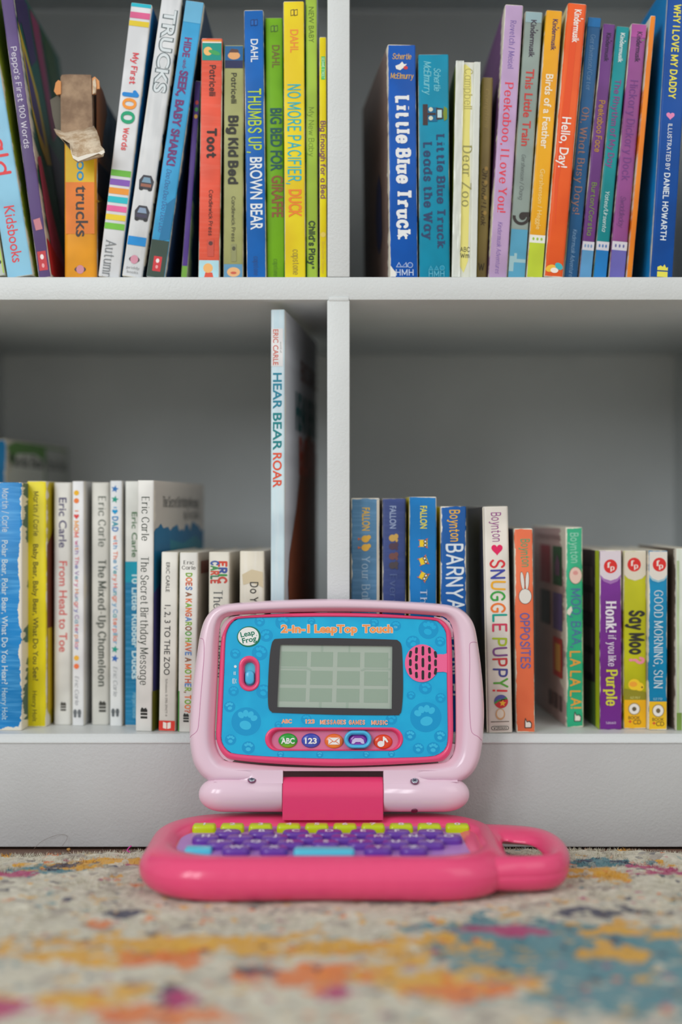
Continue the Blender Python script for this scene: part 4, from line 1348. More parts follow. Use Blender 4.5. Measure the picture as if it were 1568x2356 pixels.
# ---- lower right
b = Book('worn grey blue board book with orange name, against the divider\'s right side', GLR, (807, 873), (807, 873), 1146, 1.104, 0.15, (76, 122, 158), wear=2.4, side=(150, 140, 130), streak=0.25)
b.band(1150, 1690, (196, 190, 178), 0.90, 0.98, 'bare_edge', 0)
b.t('FALLON', 1168, 1221, (218, 176, 62), 0.26, 0.52, 'sans', 0.018, 'author_lettering')
for y in (1240, 1260):
    b.shape(0.50, y, ell(0, 0, 9, 8), (216, 168, 66))
    b.shape(0.62, y - 4, ell(0, 0, 5, 5), (218, 172, 70))
    b.shape(0.30, y, [(-4, -3), (4, 0), (-4, 3)], (206, 110, 60))
b.t("Your Baby's First Word", 1279, 1560, (150, 176, 196), 0.28, 0.52, 'serif', 0.5)
b.done()

b = Book('navy blue board book with pale name and small animals, between two lighter blue spines', GLR, (879, 934), (879, 934), 1147, 1.104, 0.15, (48, 66, 124), wear=1.6, side=(150, 144, 134), streak=0.1)
b.t('FALLON', 1164, 1216, (150, 166, 198), 0.26, 0.44, 'sans', 0.016, 'author_lettering')
for y, c1 in ((1238, (196, 160, 84)), (1257, (80, 60, 76)), (1280, (112, 74, 72)), (1301, (74, 66, 72))):
    b.shape(0.42, y, ell(0, 0, 8, 8), c1)
    b.shape(0.58, y - 4, ell(0, 0, 5, 6), c1)
    b.shape(0.60, y + 5, ell(0, 0, 3, 4), c1)
b.t('Everything Is Mama', 1321, 1560, (86, 104, 152), 0.28, 0.46, 'serif', 0.5)
b.done()

b = Book('bright blue board book with yellow name, three yellow birds and yellow cover edge', GLR, (941, 1004), (941, 1004), 1143, 1.094, 0.15, (0, 112, 178), wear=1.0, side=(214, 200, 50))
b.band(1148, 1680, (20, 120, 190), 0.04, 0.42, wear=0)
b.t('FALLON', 1164, 1216, (220, 210, 62), 0.24, 0.52, 'sans', 0.018, 'author_lettering')
for y, ro in ((1250, 0.0), (1290, 0.35), (1326, -0.5)):
    def q(pts):
        return [(x * math.cos(ro) - yy * math.sin(ro), x * math.sin(ro) + yy * math.cos(ro)) for x, yy in pts]
    b.shape(0.52, y, q([(-9, -8), (9, -8), (9, 8), (-9, 8)]), (232, 200, 40))
    for sx in (-1, 1):
        b.shape(0.52, y, q([(7 * 1.0, sx * 7), (11, sx * 12), (4, sx * 9)]), (214, 90, 50))
        b.shape(0.52, y, q([(-8, sx * 5), (-13, sx * 8), (-9, sx * 9)]), (214, 90, 50))
        b.shape(0.52, y, q(ell(4, sx * 4, 4.2, 4.2)), (50, 50, 54))
        b.shape(0.52, y, q(ell(4, sx * 4, 2.4, 2.4)), (226, 226, 220))
b.t('This Is Baby', 1356, 1520, (190, 206, 226), 0.24, 0.52, 'serif', 0.5)
b.done()

b = Book('deep blue board book with chipped edges and white hand drawn capitals', GLR, (1014, 1072), (1012, 1073), 1165, 1.092, 0.15, (0, 84, 158), wear=3.0, side=(210, 200, 90))
b.t('Boynton', 1173, 1246, (226, 176, 58), 0.36, 0.56, 'hand', 0.55, 'author_lettering', 0.5)
b.t('BARNYARD DANCE!', 1251, 1600, (214, 224, 232), 0.60, 0.56, 'hand', 0.55, jit=0.4)
b.done()

Z = Zb(1687)
SN = [(214, 50, 60), (60, 70, 160), (240, 176, 40), (60, 160, 70), (232, 120, 50), (0, 156, 140), (200, 60, 90), (0, 120, 170), (160, 180, 40), (120, 70, 130), (190, 54, 60), (70, 70, 140), (90, 160, 60)]
b = Book('white board book with hand drawn rainbow capitals and a pink heart', GLR, (1122, 1178), (1109, 1170), 1165, Z, 0.15, (220, 214, 205), yb=1687, wear=0.7, side=(52, 56, 84), soft=0.0012)
b.band(1167, 1684, (222, 218, 212), -0.03, 0.0, wear=0)
b.t('Boynton', 1179, 1246, (150, 70, 140), 0.36, 0.52, 'hand', 0.42, 'author_lettering', 0.5)
b.shape(0.52, 1266, heart(0, 0, 26, 28), (224, 36, 96))
b.t('SNUGGLE PUPPY!', 1287, 1592, SN, 0.52, 0.54, 'hand', 0.58, jit=0.5)
# a beach ball over a line and the publisher's oval
b.shape(0.56, 1614, ell(0, 0, 16, 15.5), (196, 46, 56))
b.shape(0.56, 1614, [(16 * math.cos(a), 15.5 * math.sin(a)) for a in np.linspace(R(35), R(190), 20)], (84, 84, 150))
b.shape(0.56, 1614, [(16 * math.cos(a), 15.5 * math.sin(a)) for a in np.linspace(R(20), R(42), 6)] + [(-4, 1), (-15, -6), (-15.8, -2), (-5, 5)], (70, 140, 70))
b.shape(0.62, 1618, star(0, 0, 8, 0.1), (232, 176, 50))
b.shape(0.52, 1643, ell(0, 0, 11, 13), (206, 160, 116))
b.shape(0.52, 1643, ell(0, 1, 8, 10), (224, 212, 196))
for y in (1660,):
    b.shape(0.5, y, [(-21, -1.2), (21, -0.6), (21, 0.8), (-21, 0.4)], (90, 70, 60))
b.shape(0.5, 1675, stadium(0, 0, 40, 9), (60, 56, 54), 'publisher_mark')
b.shape(0.5, 1675, stadium(0, 0, 37, 6.6), (222, 216, 206), 'publisher_mark')
b.up('WORKMAN', 1675, (60, 56, 54), 5, 31, 0.5, 'sans', 0.03)
b.done()

b = Book('coral orange board book with green name, white oval figure and blue capitals', GLR, (1187, 1231), (1182, 1225), 1216, Zb(1686), 0.145, (238, 116, 76), yb=1686, wear=2.2, side=(200, 190, 176))
b.t('Boynton', 1240, 1304, (86, 160, 116), 0.44, 0.60, 'hand', 0.5, 'author_lettering', 0.5)
# a plain white long-eared figure
b.shape(0.55, 1372, ell(0, 0, 15, 18), (60, 58, 56))
b.shape(0.55, 1372, ell(0, 0, 14, 17), (222, 218, 210))
for dx in (-6, 5):
    b.shape(0.55, 1334, ell(dx, -2, 4.6, 21, rot=0.1 if dx < 0 else -0.05), (70, 66, 62))
    b.shape(0.55, 1334, ell(dx, -2, 3.8, 20, rot=0.1 if dx < 0 else -0.05), (224, 220, 212))
b.t('OPPOSITES', 1410, 1538, (82, 96, 170), 0.46, 0.52, 'hand', 0.5, jit=0.4)
b.shape(0.62, 1664, [(-8, -11), (8, -11), (9, 0), (4, 6), (-2, 4), (-6, 13), (-8, 4)], (60, 56, 54), 'publisher_mark')
b.shape(0.62, 1664, [(-6, -9), (6, -9), (7, -1), (3, 3), (-3, 2), (-6, 8)], (226, 220, 210), 'publisher_mark')
b.done()

b = Book('sea green board book with chipped edges, blue and orange hand lettering', GLR, (1303, 1343), (1300, 1340), 1213, Zb(1674), 0.145, (46, 172, 128), yb=1674, wear=2.4, side=(186, 158, 156), back=-2.5)
b.t('Boynton', 1226, 1295, (150, 208, 186), 0.44, 0.52, 'hand', 0.5, 'author_lettering', 0.5)
b.shape(0.56, 1324, ell(0, 0, 15, 20), (70, 60, 56))
b.shape(0.56, 1324, ell(0, 0, 14, 19), (228, 196, 184))
b.shape(0.56, 1318, ell(0, 0, 6, 5), (216, 150, 146))
b.t('MOO, BAA,', 1354, 1490, (74, 110, 158), 0.52, 0.58, 'hand', 0.5, jit=0.3)
b.t('LA LA LA!', 1498, 1630, (232, 158, 52), 0.56, 0.52, 'hand', 0.55, jit=0.3)
b.poly([(0.05, 1404), (0.3, 1394), (0.36, 1404), (0.2, 1416), (0.05, 1412)], (222, 216, 204), 'bare_patch')
b.shape(0.62, 1649, [(-8, -11), (8, -11), (9, 0), (4, 6), (-2, 4), (-6, 13), (-8, 4)], (60, 56, 54), 'publisher_mark')
b.shape(0.62, 1649, [(-6, -9), (6, -9), (7, -1), (3, 3), (-3, 2), (-6, 8)], (226, 220, 210), 'publisher_mark')
# back cover: rows of small pictures and a bar code panel
for i, (f0, g0, f1, g1, cc) in enumerate(((0.10, 0.70, 0.36, 0.90, (44, 90, 58)), (0.44, 0.70, 0.74, 0.90, (150, 52, 66)), (0.10, 0.47, 0.36, 0.66, (104, 88, 140)), (0.44, 0.48, 0.74, 0.66, (70, 66, 66)), (0.10, 0.23, 0.36, 0.43, (186, 62, 60)), (0.12, 0.06, 0.20, 0.14, (110, 84, 84)), (0.24, 0.06, 0.36, 0.14, (110, 84, 84)), (0.40, 0.06, 0.5, 0.14, (110, 84, 84)))):
    b.cover('left', [(f0, g0), (f1, g0), (f1, g1), (f0, g1)], cc)
b.cover('left', [(0.15, 0.26), (0.30, 0.26), (0.30, 0.40), (0.15, 0.40)], (214, 160, 80))
b.cover('left', [(0.16, 0.75), (0.28, 0.75), (0.30, 0.80), (0.22, 0.86), (0.15, 0.82)], (110, 80, 110))
b.cover_text('20th little books for little kids.', 0.12, 0.86, 0.935, 0.026, (140, 110, 110), 'hand', 0.5, 'left')
b.done()


def seal(b, y, c=0.5):
    b.shape(c, y, ell(0, 0, 15.5, 16), (212, 46, 44), 'publisher_mark')
    b.up('f', y - 3, (240, 226, 220), 12, 8, c - 0.07, 'serif', 0.9)
    b.up('p', y + 3, (240, 226, 220), 11, 10, c + 0.08, 'serif', 0.9)


b = Book('purple board book with a red round seal on its white head and lime cover edge', GLR, (1379, 1430), (1377, 1430), 1266, Zb(1679), 0.14, (112, 40, 136), yb=1679, wear=1.3, side=(54, 48, 52), back=-1.5)
b.poly([(0.03, 1268), (0.97, 1268), (0.97, 1328), (0.8, 1338), (0.5, 1344), (0.2, 1338), (0.03, 1328)], (160, 110, 176), 'spine_head')
b.poly([(0.03, 1268), (0.97, 1268), (0.97, 1322), (0.8, 1331), (0.5, 1336), (0.2, 1331), (0.03, 1322)], (216, 206, 214), 'spine_head')
seal(b, 1303)
b.t('Honk!', 1383, 1455, (226, 218, 228), 0.46, 0.52, 'bserif', 0.95)
b.t('if you like', 1461, 1533, (214, 198, 220), 0.34, 0.56, 'bserif', 0.75)
b.t('Purple', 1540, 1624, (206, 204, 60), 0.48, 0.54, 'bserif', 0.95)
b.up('58660', 1663, (206, 180, 214), 5, 23, 0.5, 'bserif', 0.7)
b.cover('left', [(0.0, 0.0), (0.10, 0.0), (0.10, 1.0), (0.0, 1.0)], (172, 190, 28))
for g in (0.85, 0.7, 0.5, 0.35):
    b.cover('left', [(0.16, g - 0.06), (0.5, g - 0.06), (0.5, g + 0.05), (0.16, g + 0.05)], (84, 76, 76))
b.cover('left', [(0.1, 0.0), (0.99, 0.0), (0.99, 0.22), (0.1, 0.25)], (70, 96, 50))
b.done()

b = Book('lime green board book with grey white head, red seal and golden foot', GLR, (1433, 1487), (1433, 1487), 1267, Zb(1677), 0.14, (186, 186, 22), yb=1677, wear=1.3, side=(206, 120, 50))
b.poly([(0.03, 1269), (0.97, 1269), (0.97, 1322), (0.8, 1331), (0.5, 1336), (0.2, 1331), (0.03, 1322)], (216, 208, 190), 'spine_head')
seal(b, 1299, 0.46)
b.t('Say Moo', 1404, 1506, (48, 46, 42), 0.54, 0.57, 'hand', 1.0)
b.t('?', 1511, 1528, (232, 140, 158), 0.54, 0.57, 'hand', 0.9)
b.shape(0.5, 1575, ell(-2, 0, 14, 13), (236, 200, 40))
b.shape(0.62, 1580, ell(4, 0, 10, 10), (236, 200, 40))
b.shape(0.42, 1574, ell(0, 0, 9, 6), (234, 160, 50))
b.shape(0.80, 1581, ell(0, 0, 2, 2), (40, 40, 40))
b.poly([(0.03, 1584), (0.97, 1592), (0.97, 1610), (0.03, 1610)], (140, 134, 30))
b.band(1610, 1676, (230, 170, 20), 0.03, 0.97, wear=1.2)
b.up('62707', 1605, (206, 200, 120), 5, 22, 0.5, 'bserif', 0.7)
b.shape(0.46, 1631, ell(0, 0, 14, 14), (150, 128, 80), 'publisher_mark')
b.shape(0.46, 1631, ell(0, 0, 12, 12), (226, 222, 214), 'publisher_mark')
b.shape(0.46, 1631, ell(0, 0, 5, 5), (96, 84, 60), 'publisher_mark')
b.up('BOOK', 1651, (110, 80, 30), 7, 27, 0.46, 'sans', 0.01)
b.up('+', 1660, (206, 60, 50), 9, 8, 0.28, 'sans', 0.03)
b.up('CD', 1661, (110, 80, 30), 10, 18, 0.58, 'sans', 0.01)
b.done()

b = Book('turquoise blue board book with white head, red seal and yellow foot', GLR, (1490, 1534), (1491, 1536), 1267, Zb(1680), 0.14, (0, 128, 174), yb=1680, wear=2.0, side=(170, 168, 162))
b.poly([(0.03, 1269), (0.97, 1269), (0.97, 1328), (0.8, 1336), (0.5, 1340), (0.2, 1336), (0.03, 1328)], (150, 190, 206), 'spine_head')
b.poly([(0.03, 1269), (0.97, 1269), (0.97, 1322), (0.8, 1331), (0.5, 1336), (0.2, 1331), (0.03, 1322)], (220, 214, 206), 'spine_head')
seal(b, 1299, 0.56)
b.t('GOOD MORNING, SUN', 1358, 1584, (200, 218, 226), 0.44, 0.52, 'serif', 0.5)
b.up('62712', 1608, (150, 200, 220), 5, 21, 0.5, 'bserif', 0.7)
b.band(1614, 1680, (236, 184, 30), 0.04, 0.96, wear=1.6)
b.shape(0.52, 1635, ell(0, 0, 14, 15), (150, 128, 80), 'publisher_mark')
b.shape(0.52, 1635, ell(0, 0, 12, 13), (228, 224, 216), 'publisher_mark')
b.shape(0.52, 1635, ell(0, 0, 5, 5.5), (110, 96, 66), 'publisher_mark')
b.up('BOOK', 1655, (110, 84, 30), 7, 27, 0.52, 'sans', 0.01)
b.up('+', 1664, (206, 60, 50), 9, 8, 0.30, 'sans', 0.03)
b.up('CD', 1665, (110, 84, 30), 10, 19, 0.62, 'sans', 0.01)
b.done()

b = Book('pale green and white mottled book at the right end of the lower row', GLR, (1554, 1598), (1554, 1598), 1262, Zb(1682), 0.14, (206, 214, 200), yb=1682, wear=0.8, side=(110, 96, 84), streak=-0.4)
b.band(1640, 1680, (120, 150, 70), 0.03, 0.3, wear=0.5)
b.band(1290, 1640, (176, 196, 150), 0.03, 0.16, wear=0.5, streak=-0.5)
b.done()

# ------------------------------------------------------------------ the pink toy laptop
from mathutils.geometry import tessellate_polygon
TILT = R(8.0)
P0 = Vector((0, 1.030 - Z0, 0.049))
NL = Vector((0, -math.cos(TILT), math.sin(TILT)))
CAMP = Vector((0, -Z0, HC))
RUG = 0.0062
TOY = Vector((-0.011, -0.10, RUG))
toy = empty('toy_laptop', 'pink toy laptop with grey screen and purple keyboard open on the rug against the bookcase', 'toy laptop', Matrix.Translation(TOY))


def L(px, py, n=0.0):
    """where the line of sight of a pixel meets the lid's plane raised by n"""
    d = Vector(((px - CX) / F, 1.0, -(py - CY) / F))
    t = (NL.dot(P0 - CAMP) + n) / NL.dot(d)
    return CAMP + d * t - TOY


def lift(p, n):
    return p + NL * n


def plastic(name, rgb, rough=0.28, k=1.0, sss=0.0):
    t = NT(name)
    g = t.n.new('ShaderNodeNewGeometry')
    n1, _ = t.noise(g.outputs['Position'], 2200, 1, 0.5)
    c = alb(rgb, k)
    t.b.inputs['Base Color'].default_value = (*c, 1)
    t.b.inputs['Roughness'].default_value = rough
    t.b.inputs['Specular IOR Level'].default_value = 0.5
    t.bump(n1, 0.03, 0.0003)
    return t.m


PALE = plastic('pale_pink_plastic', (224, 197, 212), 0.17)
SEAM = plastic('pale_pink_seam', (190, 130, 165), 0.4)
HOT = plastic('hot_pink_plastic', (226, 74, 120), 0.2)
HOT2 = plastic('deep_pink_plastic', (226, 64, 114), 0.24)
LILAC = plastic('lilac_plastic', (178, 128, 200), 0.35)
PURP = plastic('purple_plastic', (98, 54, 156), 0.25)
LIME = plastic('lime_plastic', (186, 204, 6), 0.25)
CYAN = plastic('cyan_plastic', (78, 190, 216), 0.25)
SKY = plastic('sky_blue_plastic', (72, 180, 222), 0.22)
BLACK = plastic('charcoal_plastic', (50, 50, 53), 0.6)
DARK = mat((28, 24, 26), 0.6)


def loft_bm_weld(bm):
    bmesh.ops.remove_doubles(bm, verts=bm.verts, dist=1e-7)


def loft(name, rings, m, parent, cap0=False, cap1=False, sharp=40):
    n = len(rings[0])
    V = [p for r in rings for p in r]
    Fs = []
    for j in range(len(rings) - 1):
        for i in range(n):
            a, b = j * n + i, j * n + (i + 1) % n
            Fs.append((a, b, b + n, a + n))
    if cap0:
        Fs.append(tuple(range(n - 1, -1, -1)))
    if cap1:
        Fs.append(tuple(range((len(rings) - 1) * n, len(rings) * n)))
    bm = bmesh.new()
    vv = [bm.verts.new(v) for v in V]
    for f in Fs:
        bm.faces.new([vv[i] for i in f])
    loft_bm_weld(bm)
    bmesh.ops.recalc_face_normals(bm, faces=bm.faces)
    return bm_obj(name, bm, m, parent, True, sharp)


def polar(pts, c, n=240):
    """resample a star-shaped outline at even angles about c"""
    dense = []
    for i, p in enumerate(pts):
        q = pts[(i + 1) % len(pts)]
        dense += [(p[0] + (q[0] - p[0]) * t / 12, p[1] + (q[1] - p[1]) * t / 12) for t in range(12)]
    pts = dense
    a = np.array([math.atan2(p[1] - c[1], p[0] - c[0]) for p in pts])
    r = np.array([math.hypot(p[0] - c[0], p[1] - c[1]) for p in pts])
    o = np.argsort(a)
    a, r = a[o], r[o]
    a = np.concatenate([a - 2 * math.pi, a, a + 2 * math.pi])
    r = np.concatenate([r, r, r])
    th = np.linspace(-math.pi, math.pi, n, endpoint=False)
    rr_ = np.interp(th, a, r)
    return [(c[0] + q * math.cos(t), c[1] + q * math.sin(t)) for t, q in zip(th, rr_)]


def lerp(A, B, s):
    return [(a[0] + (b[0] - a[0]) * s, a[1] + (b[1] - a[1]) * s) for a, b in zip(A, B)]


def plate(name, outer, holes, n, m, parent):
    """flat sheet in the lid's plane with holes cut through it (pixel outlines), with a little thickness"""
    loops = [outer] + list(holes)
    tri = tessellate_polygon([[Vector((p[0], p[1], 0)) for p in l] for l in loops])
    flat = [p for l in loops for p in l]
    V = [L(p[0], p[1], n) for p in flat]
    V += [lift(v, -0.0006) for v in V]
    k = len(flat)
    Fs = []
    for t in tri:
        a, b, c = (V[i] for i in t)
        if (b - a).cross(c - a).dot(NL) < 0:
            t = (t[0], t[2], t[1])
        Fs.append(tuple(t))
    s = 0
    for l in loops:
        for i in range(len(l)):
            a, b = s + i, s + (i + 1) % len(l)
            Fs.append((a, b, k + b, k + a))
        s += len(l)
    return put_mesh(name, V, Fs, m, parent)


class Print:
    """flat printing in the lid's plane, gathered into one mesh"""

    def __init__(s, name, parent, n, height=None, inc=0.000012):
        s.name, s.parent, s.n, s.height, s.inc = name, parent, n, height, inc
        s.V, s.F, s.mi, s.mats = [], [], [], []

    def add(s, pts, Fs, m, inc=None):
        if m not in s.mats:
            s.mats.append(m)
        b = len(s.V)
        s.n += s.inc if inc is None else inc
        for x, y in pts:
            p = L(x, y, s.n)
            if s.height:
                p = lift(p, s.height(x, y))
            s.V.append(p)
        for f in Fs:
            s.F.append([b + i for i in f])
            s.mi.append(s.mats.index(m))

    def poly(s, pts, rgb, rough=0.35, k=1.0):
        s.add(pts, [tuple(range(len(pts)))], mat(rgb, rough, k))

    def text(s, text, cx, cy, w, h, rgb, font='sans', wt=0.0, rot=0.0, plain=None):
        T, ln = lettering(text, font, wt)
        ln = max(ln, 0.01)
        if plain is not None:       # an outline keeps the scale and spacing of the letters it surrounds
            ln2 = lettering(text, font, plain)[1]
            w = w * ln / ln2
        m = mat(rgb, 0.35)
        for V, Fs, li in T:
            q = [((x - ln / 2) * w / ln, -(y - 0.5) * h) for x, y in V]
            if rot:
                q = [(a * math.cos(rot) - b * math.sin(rot), a * math.sin(rot) + b * math.cos(rot)) for a, b in q]
            s.add([(cx + a, cy + b) for a, b in q], Fs, m, STAG if li or font != 'sans' else None)

    def done(s):
        return put_mesh(s.name, s.V, s.F, s.mats, s.parent, s.mi)


# --- lid frame
LC = (772.0, 1588.0)
outer = [(520, 1389.5), (560, 1385.5), (640, 1380.5), (720, 1378), (790, 1378), (860, 1380), (940, 1384), (1010, 1389), (1040, 1394), (1062, 1403), (1080, 1420), (1092, 1445), (1100, 1490), (1106, 1535), (1111, 1590), (1113, 1640), (1111, 1690), (1107, 1725), (1101, 1752), (1090, 1774), (1076, 1789), (1062, 1797)]
outer = catmull(outer, 5) + [(1055, 1799), (882, 1799), (650, 1799), (486, 1799)] + catmull([(478, 1796), (462, 1783), (447, 1760), (440, 1735), (436, 1700), (436.5, 1660), (440, 1610), (445, 1560), (453, 1505), (459, 1465), (468, 1432), (482, 1409), (500, 1395), (520, 1389.5)], 5)[:-1]
tab = [(553, 1418), (620, 1413), (700, 1410), (787, 1409.6), (870, 1412), (950, 1417), (1000, 1421), (1020, 1429), (1033, 1445), (1038, 1468), (1040, 1530), (1041, 1600), (1042, 1670), (1041, 1705), (1036, 1730), (1026, 1744), (1010, 1752), (940, 1757), (860, 1761), (770, 1763), (680, 1760), (600, 1755), (535, 1748), (517, 1740), (504, 1722), (497, 1695), (499, 1650), (502, 1590), (505, 1530), (508, 1480), (512, 1458), (523, 1435), (537, 1423)]
tabc = catmull(tab, 6, True)
TC = (771.0, 1586.0)
opening = [(515, 1424), (531, 1417), (553, 1414.5), (640, 1410), (780, 1407.5), (900, 1410), (1000, 1416.5), (1020, 1419.5), (1034, 1431), (1041, 1450), (1044, 1480), (1046.5, 1560), (1047.5, 1640), (1047, 1705), (1042, 1734), (1031, 1749), (1012, 1755), (930, 1761), (780, 1766), (640, 1763), (530, 1752), (512, 1744), (500, 1726), (494, 1695), (497, 1620), (501, 1540), (503, 1480), (506, 1442)]
NP = 480
O_ = polar(outer, LC, NP)
I_ = polar(catmull(opening, 6, True), LC, NP)
prof = [(0.06, -0.024), (0.015, -0.022), (0.0, -0.018), (0.0, -0.011), (0.01, -0.0075), (0.04, -0.0045), (0.09, -0.0022), (0.16, -0.0008), (0.25, -0.0001), (0.38, 0.0), (0.52, -0.0001), (0.62, -0.0006), (0.70, -0.0017), (0.78, -0.0036), (0.86, -0.0058), (0.93, -0.0074), (0.985, -0.0084), (1.0, -0.0095), (1.0, -0.022)]
rings = [[L(p[0], p[1], n) for p in lerp(O_, I_, s)] for s, n in prof]
rings.append(rings[0])
frame = loft('lid_frame', rings, PALE, toy, sharp=60)

# square notch in the frame's foot for the hinge
q = [L(x, y, n) for n in (0.01, -0.04) for x, y in ((650.5, 1774), (881.5, 1774), (881.5, 1815), (650.5, 1815))]
cut = bpy.data.objects.new('cut', bpy.data.meshes.new('cut'))
cut.data.from_pydata(q, [], [(0, 1, 2, 3), (7, 6, 5, 4), (0, 4, 5, 1), (1, 5, 6, 2), (2, 6, 7, 3), (3, 7, 4, 0)])
COL.objects.link(cut)
cut.location = TOY
md = frame.modifiers.new('notch', 'BOOLEAN')
md.operation = 'DIFFERENCE'
md.solver = 'EXACT'
md.object = cut
bm = bmesh.new()
bm.from_mesh(cut.data)
bmesh.ops.recalc_face_normals(bm, faces=bm.faces)
bm.to_mesh(cut.data)
bm.free()
bpy.context.view_layer.update()
me = bpy.data.meshes.new_from_object(frame.evaluated_get(bpy.context.evaluated_depsgraph_get()))
frame.modifiers.clear()
frame.data = me
bpy.data.objects.remove(cut)

# moulded seam of the two hand grips, laid on the frame's own surface
from mathutils.bvhtree import BVHTree
bv = BVHTree.FromPolygons([v.co.copy() for v in frame.data.vertices], [tuple(p.vertices) for p in frame.data.polygons])


def on_frame(px, py):
    d = Vector(((px - CX) / F, 1.0, -(py - CY) / F)).normalized()
    h = bv.ray_cast(CAMP - TOY, d)
    return h[0]


def tube(name, P, r, m, parent, closed=False, seg=8):
    rings = []
    n = len(P)
    for i, p in enumerate(P):
        a, b = P[max(i - 1, 0)], P[min(i + 1, n - 1)]
        if closed:
            a, b = P[i - 1], P[(i + 1) % n]
        t = (b - a).normalized()
        u = t.cross(NL)
        if u.length < 1e-4:
            u = t.cross(Vector((1, 0, 0)))
        u.normalize()
        v = t.cross(u)
        rings.append([p + u * (r * math.cos(q * 2 * math.pi / seg)) + v * (r * math.sin(q * 2 * math.pi / seg)) for q in range(seg)])
    if closed:
        rings.append(rings[0])
    return loft(name, rings, m, parent, not closed, not closed)


for pts in ([(453, 1474), (458, 1469), (466, 1470), (469, 1480), (469, 1510), (466, 1550), (461, 1610), (458, 1650), (455, 1676), (449, 1686), (441, 1692), (437, 1697)],
            [(1098, 1479), (1090, 1477), (1082, 1479), (1079.5, 1488), (1080, 1530), (1079, 1590), (1080, 1640), (1083, 1678), (1089, 1689), (1098, 1694), (1107, 1703)]):
    P = [on_frame(x, y) for x, y in catmull(pts, 6)]
    P = [p for p in P if p is not None]
    tube('grip_seam', P, 0.00022, SEAM, frame)

# pale corner keepers behind the tablet
for pts in ([(508, 1466), (508, 1446), (517, 1430), (531, 1419), (556, 1415), (560, 1425), (530, 1440), (518, 1464)],
            [(998, 1418), (1018, 1421), (1033, 1432), (1041, 1449), (1042, 1466), (1034, 1466), (1024, 1440), (998, 1428)],
            [(493, 1702), (499, 1728), (511, 1745), (532, 1754), (545, 1745), (520, 1735), (506, 1702)],
            [(1046, 1712), (1042, 1734), (1030, 1751), (1010, 1757), (1002, 1748), (1022, 1738), (1035, 1710)]):
    n = len(pts)
    A = [L(x, y, -0.0098) for x, y in pts]
    V = A + [lift(p, -0.004) for p in A]
    put_mesh('corner_keeper', V, [tuple(range(n)), tuple(range(2 * n - 1, n - 1, -1))] + [(i, (i + 1) % n, n + (i + 1) % n, n + i) for i in range(n)], PALE, frame)

# --- tablet shell
T_ = polar(tabc, TC, 300)
face = [(553, 1423.5), (640, 1420.5), (770, 1419.5), (880, 1421.5), (990, 1427), (1010, 1434), (1022, 1449), (1026, 1470), (1027, 1560), (1028.5, 1640), (1029, 1700), (1024, 1721), (1010, 1734), (985, 1740.5), (900, 1743.5), (780, 1745.5), (650, 1742), (545, 1734.5), (522, 1725), (510, 1705), (510, 1680), (513, 1610), (516, 1540), (519, 1470), (525, 1446), (537, 1430)]
FC_ = polar(catmull(face, 6, True), TC, 300)
prof = [(0.0, -0.016), (0.0, -0.0075), (0.08, -0.0052), (0.25, -0.0036), (0.5, -0.0030), (0.75, -0.0033), (0.92, -0.0041), (1.0, -0.0050), (1.0, -0.011)]
rings = [[L(p[0], p[1], n) for p in lerp(T_, FC_, s)] for s, n in prof]
tablet = loft('tablet', rings, HOT, toy, True, True, 60)

NF = -0.0046
lcd = [(644, 1483), (902, 1486), (900.7, 1631), (637, 1627)]
slot = stadium(573, 1549.6, 46, 80)
tray = stadium(768, 1700.5, 316, 52)
face_d = lerp(polar(face, TC, 160), polar(catmull(face, 6, True), TC, 160), 1.0)


def vinyl():
    t = NT('sky_blue_print')
    g = t.n.new('ShaderNodeNewGeometry')
    n, _ = t.noise(g.outputs['Position'], 60, 2, 0.5)
    t.put(t.b.inputs['Base Color'], t.mix(t.ramp(n, 0.35, 0.65), alb((0, 164, 214)), alb((8, 174, 220))))
    t.b.inputs['Roughness'].default_value = 0.3
    return t.m


fp = plate('faceplate', face_d, [[(640, 1480), (905, 1483), (904, 1634), (634, 1630)], slot, tray], NF, vinyl(), toy)

# paw prints on the faceplate
rp = random.Random(5)
pc, pl = (0, 150, 204), (52, 184, 224)


def paw(x, y, r, ro=0.0, light=False):
    pr = Print('paw_print', fp, NF + 0.00006, None, 0.000006)
    pr.poly(ell(x, y, r, r * 0.96), pc)
    k = (20, 172, 220) if not light else pl
    for a in (-0.9, -0.3, 0.3, 0.9):
        t = a + ro
        pr.poly(ell(x + r * 0.58 * math.sin(t), y - r * 0.55 * math.cos(t), r * 0.19, r * 0.24, 14, t), k)
    pr.poly(ell(x - r * 0.22 * math.sin(ro), y + r * 0.26 * math.cos(ro), r * 0.40, r * 0.30, 18, ro), k)
    pr.done()


for x, y, r, ro in ((597, 1430, 12, 0.2), (650, 1432, 17, 0.1), (612, 1462, 15, -0.4), (541, 1504, 12, 0.2), (597, 1502, 18, 0.4), (606, 1591, 17, 0.3), (537, 1590, 12, 0),
                    (985, 1448, 23, 0.3), (1012, 1476, 12, 0.2), (949, 1478, 16, -0.3), (910, 1440, 12, 0.1), (860, 1433, 11, 0.4), (716, 1430, 9, 0), (1013, 1606, 12, 0.2), (978, 1583, 15, 0.3), (945, 1600, 10, 0.2),
                    (571, 1720, 15, 0.1), (645, 1736, 8, 0), (735, 1736, 8, 0), (842, 1736, 8, 0.3), (900, 1735, 8, 0), (962, 1722, 13, 0.2), (996, 1722, 15, 0.1), (704, 1655, 12, 0.1), (900, 1655, 13, 0.2), (640, 1668, 9, 0)):
    paw(x, y, r, ro, y > 1700)
for x, y, r, ro in ((566, 1660, 34, 0.25), (528, 1626, 13, -0.2), (530, 1702, 13, 0.1), (979, 1650, 36, -0.2), (1012, 1694, 14, 0.3), (943, 1692, 13, 0.1)):
    paw(x, y, r, ro, True)

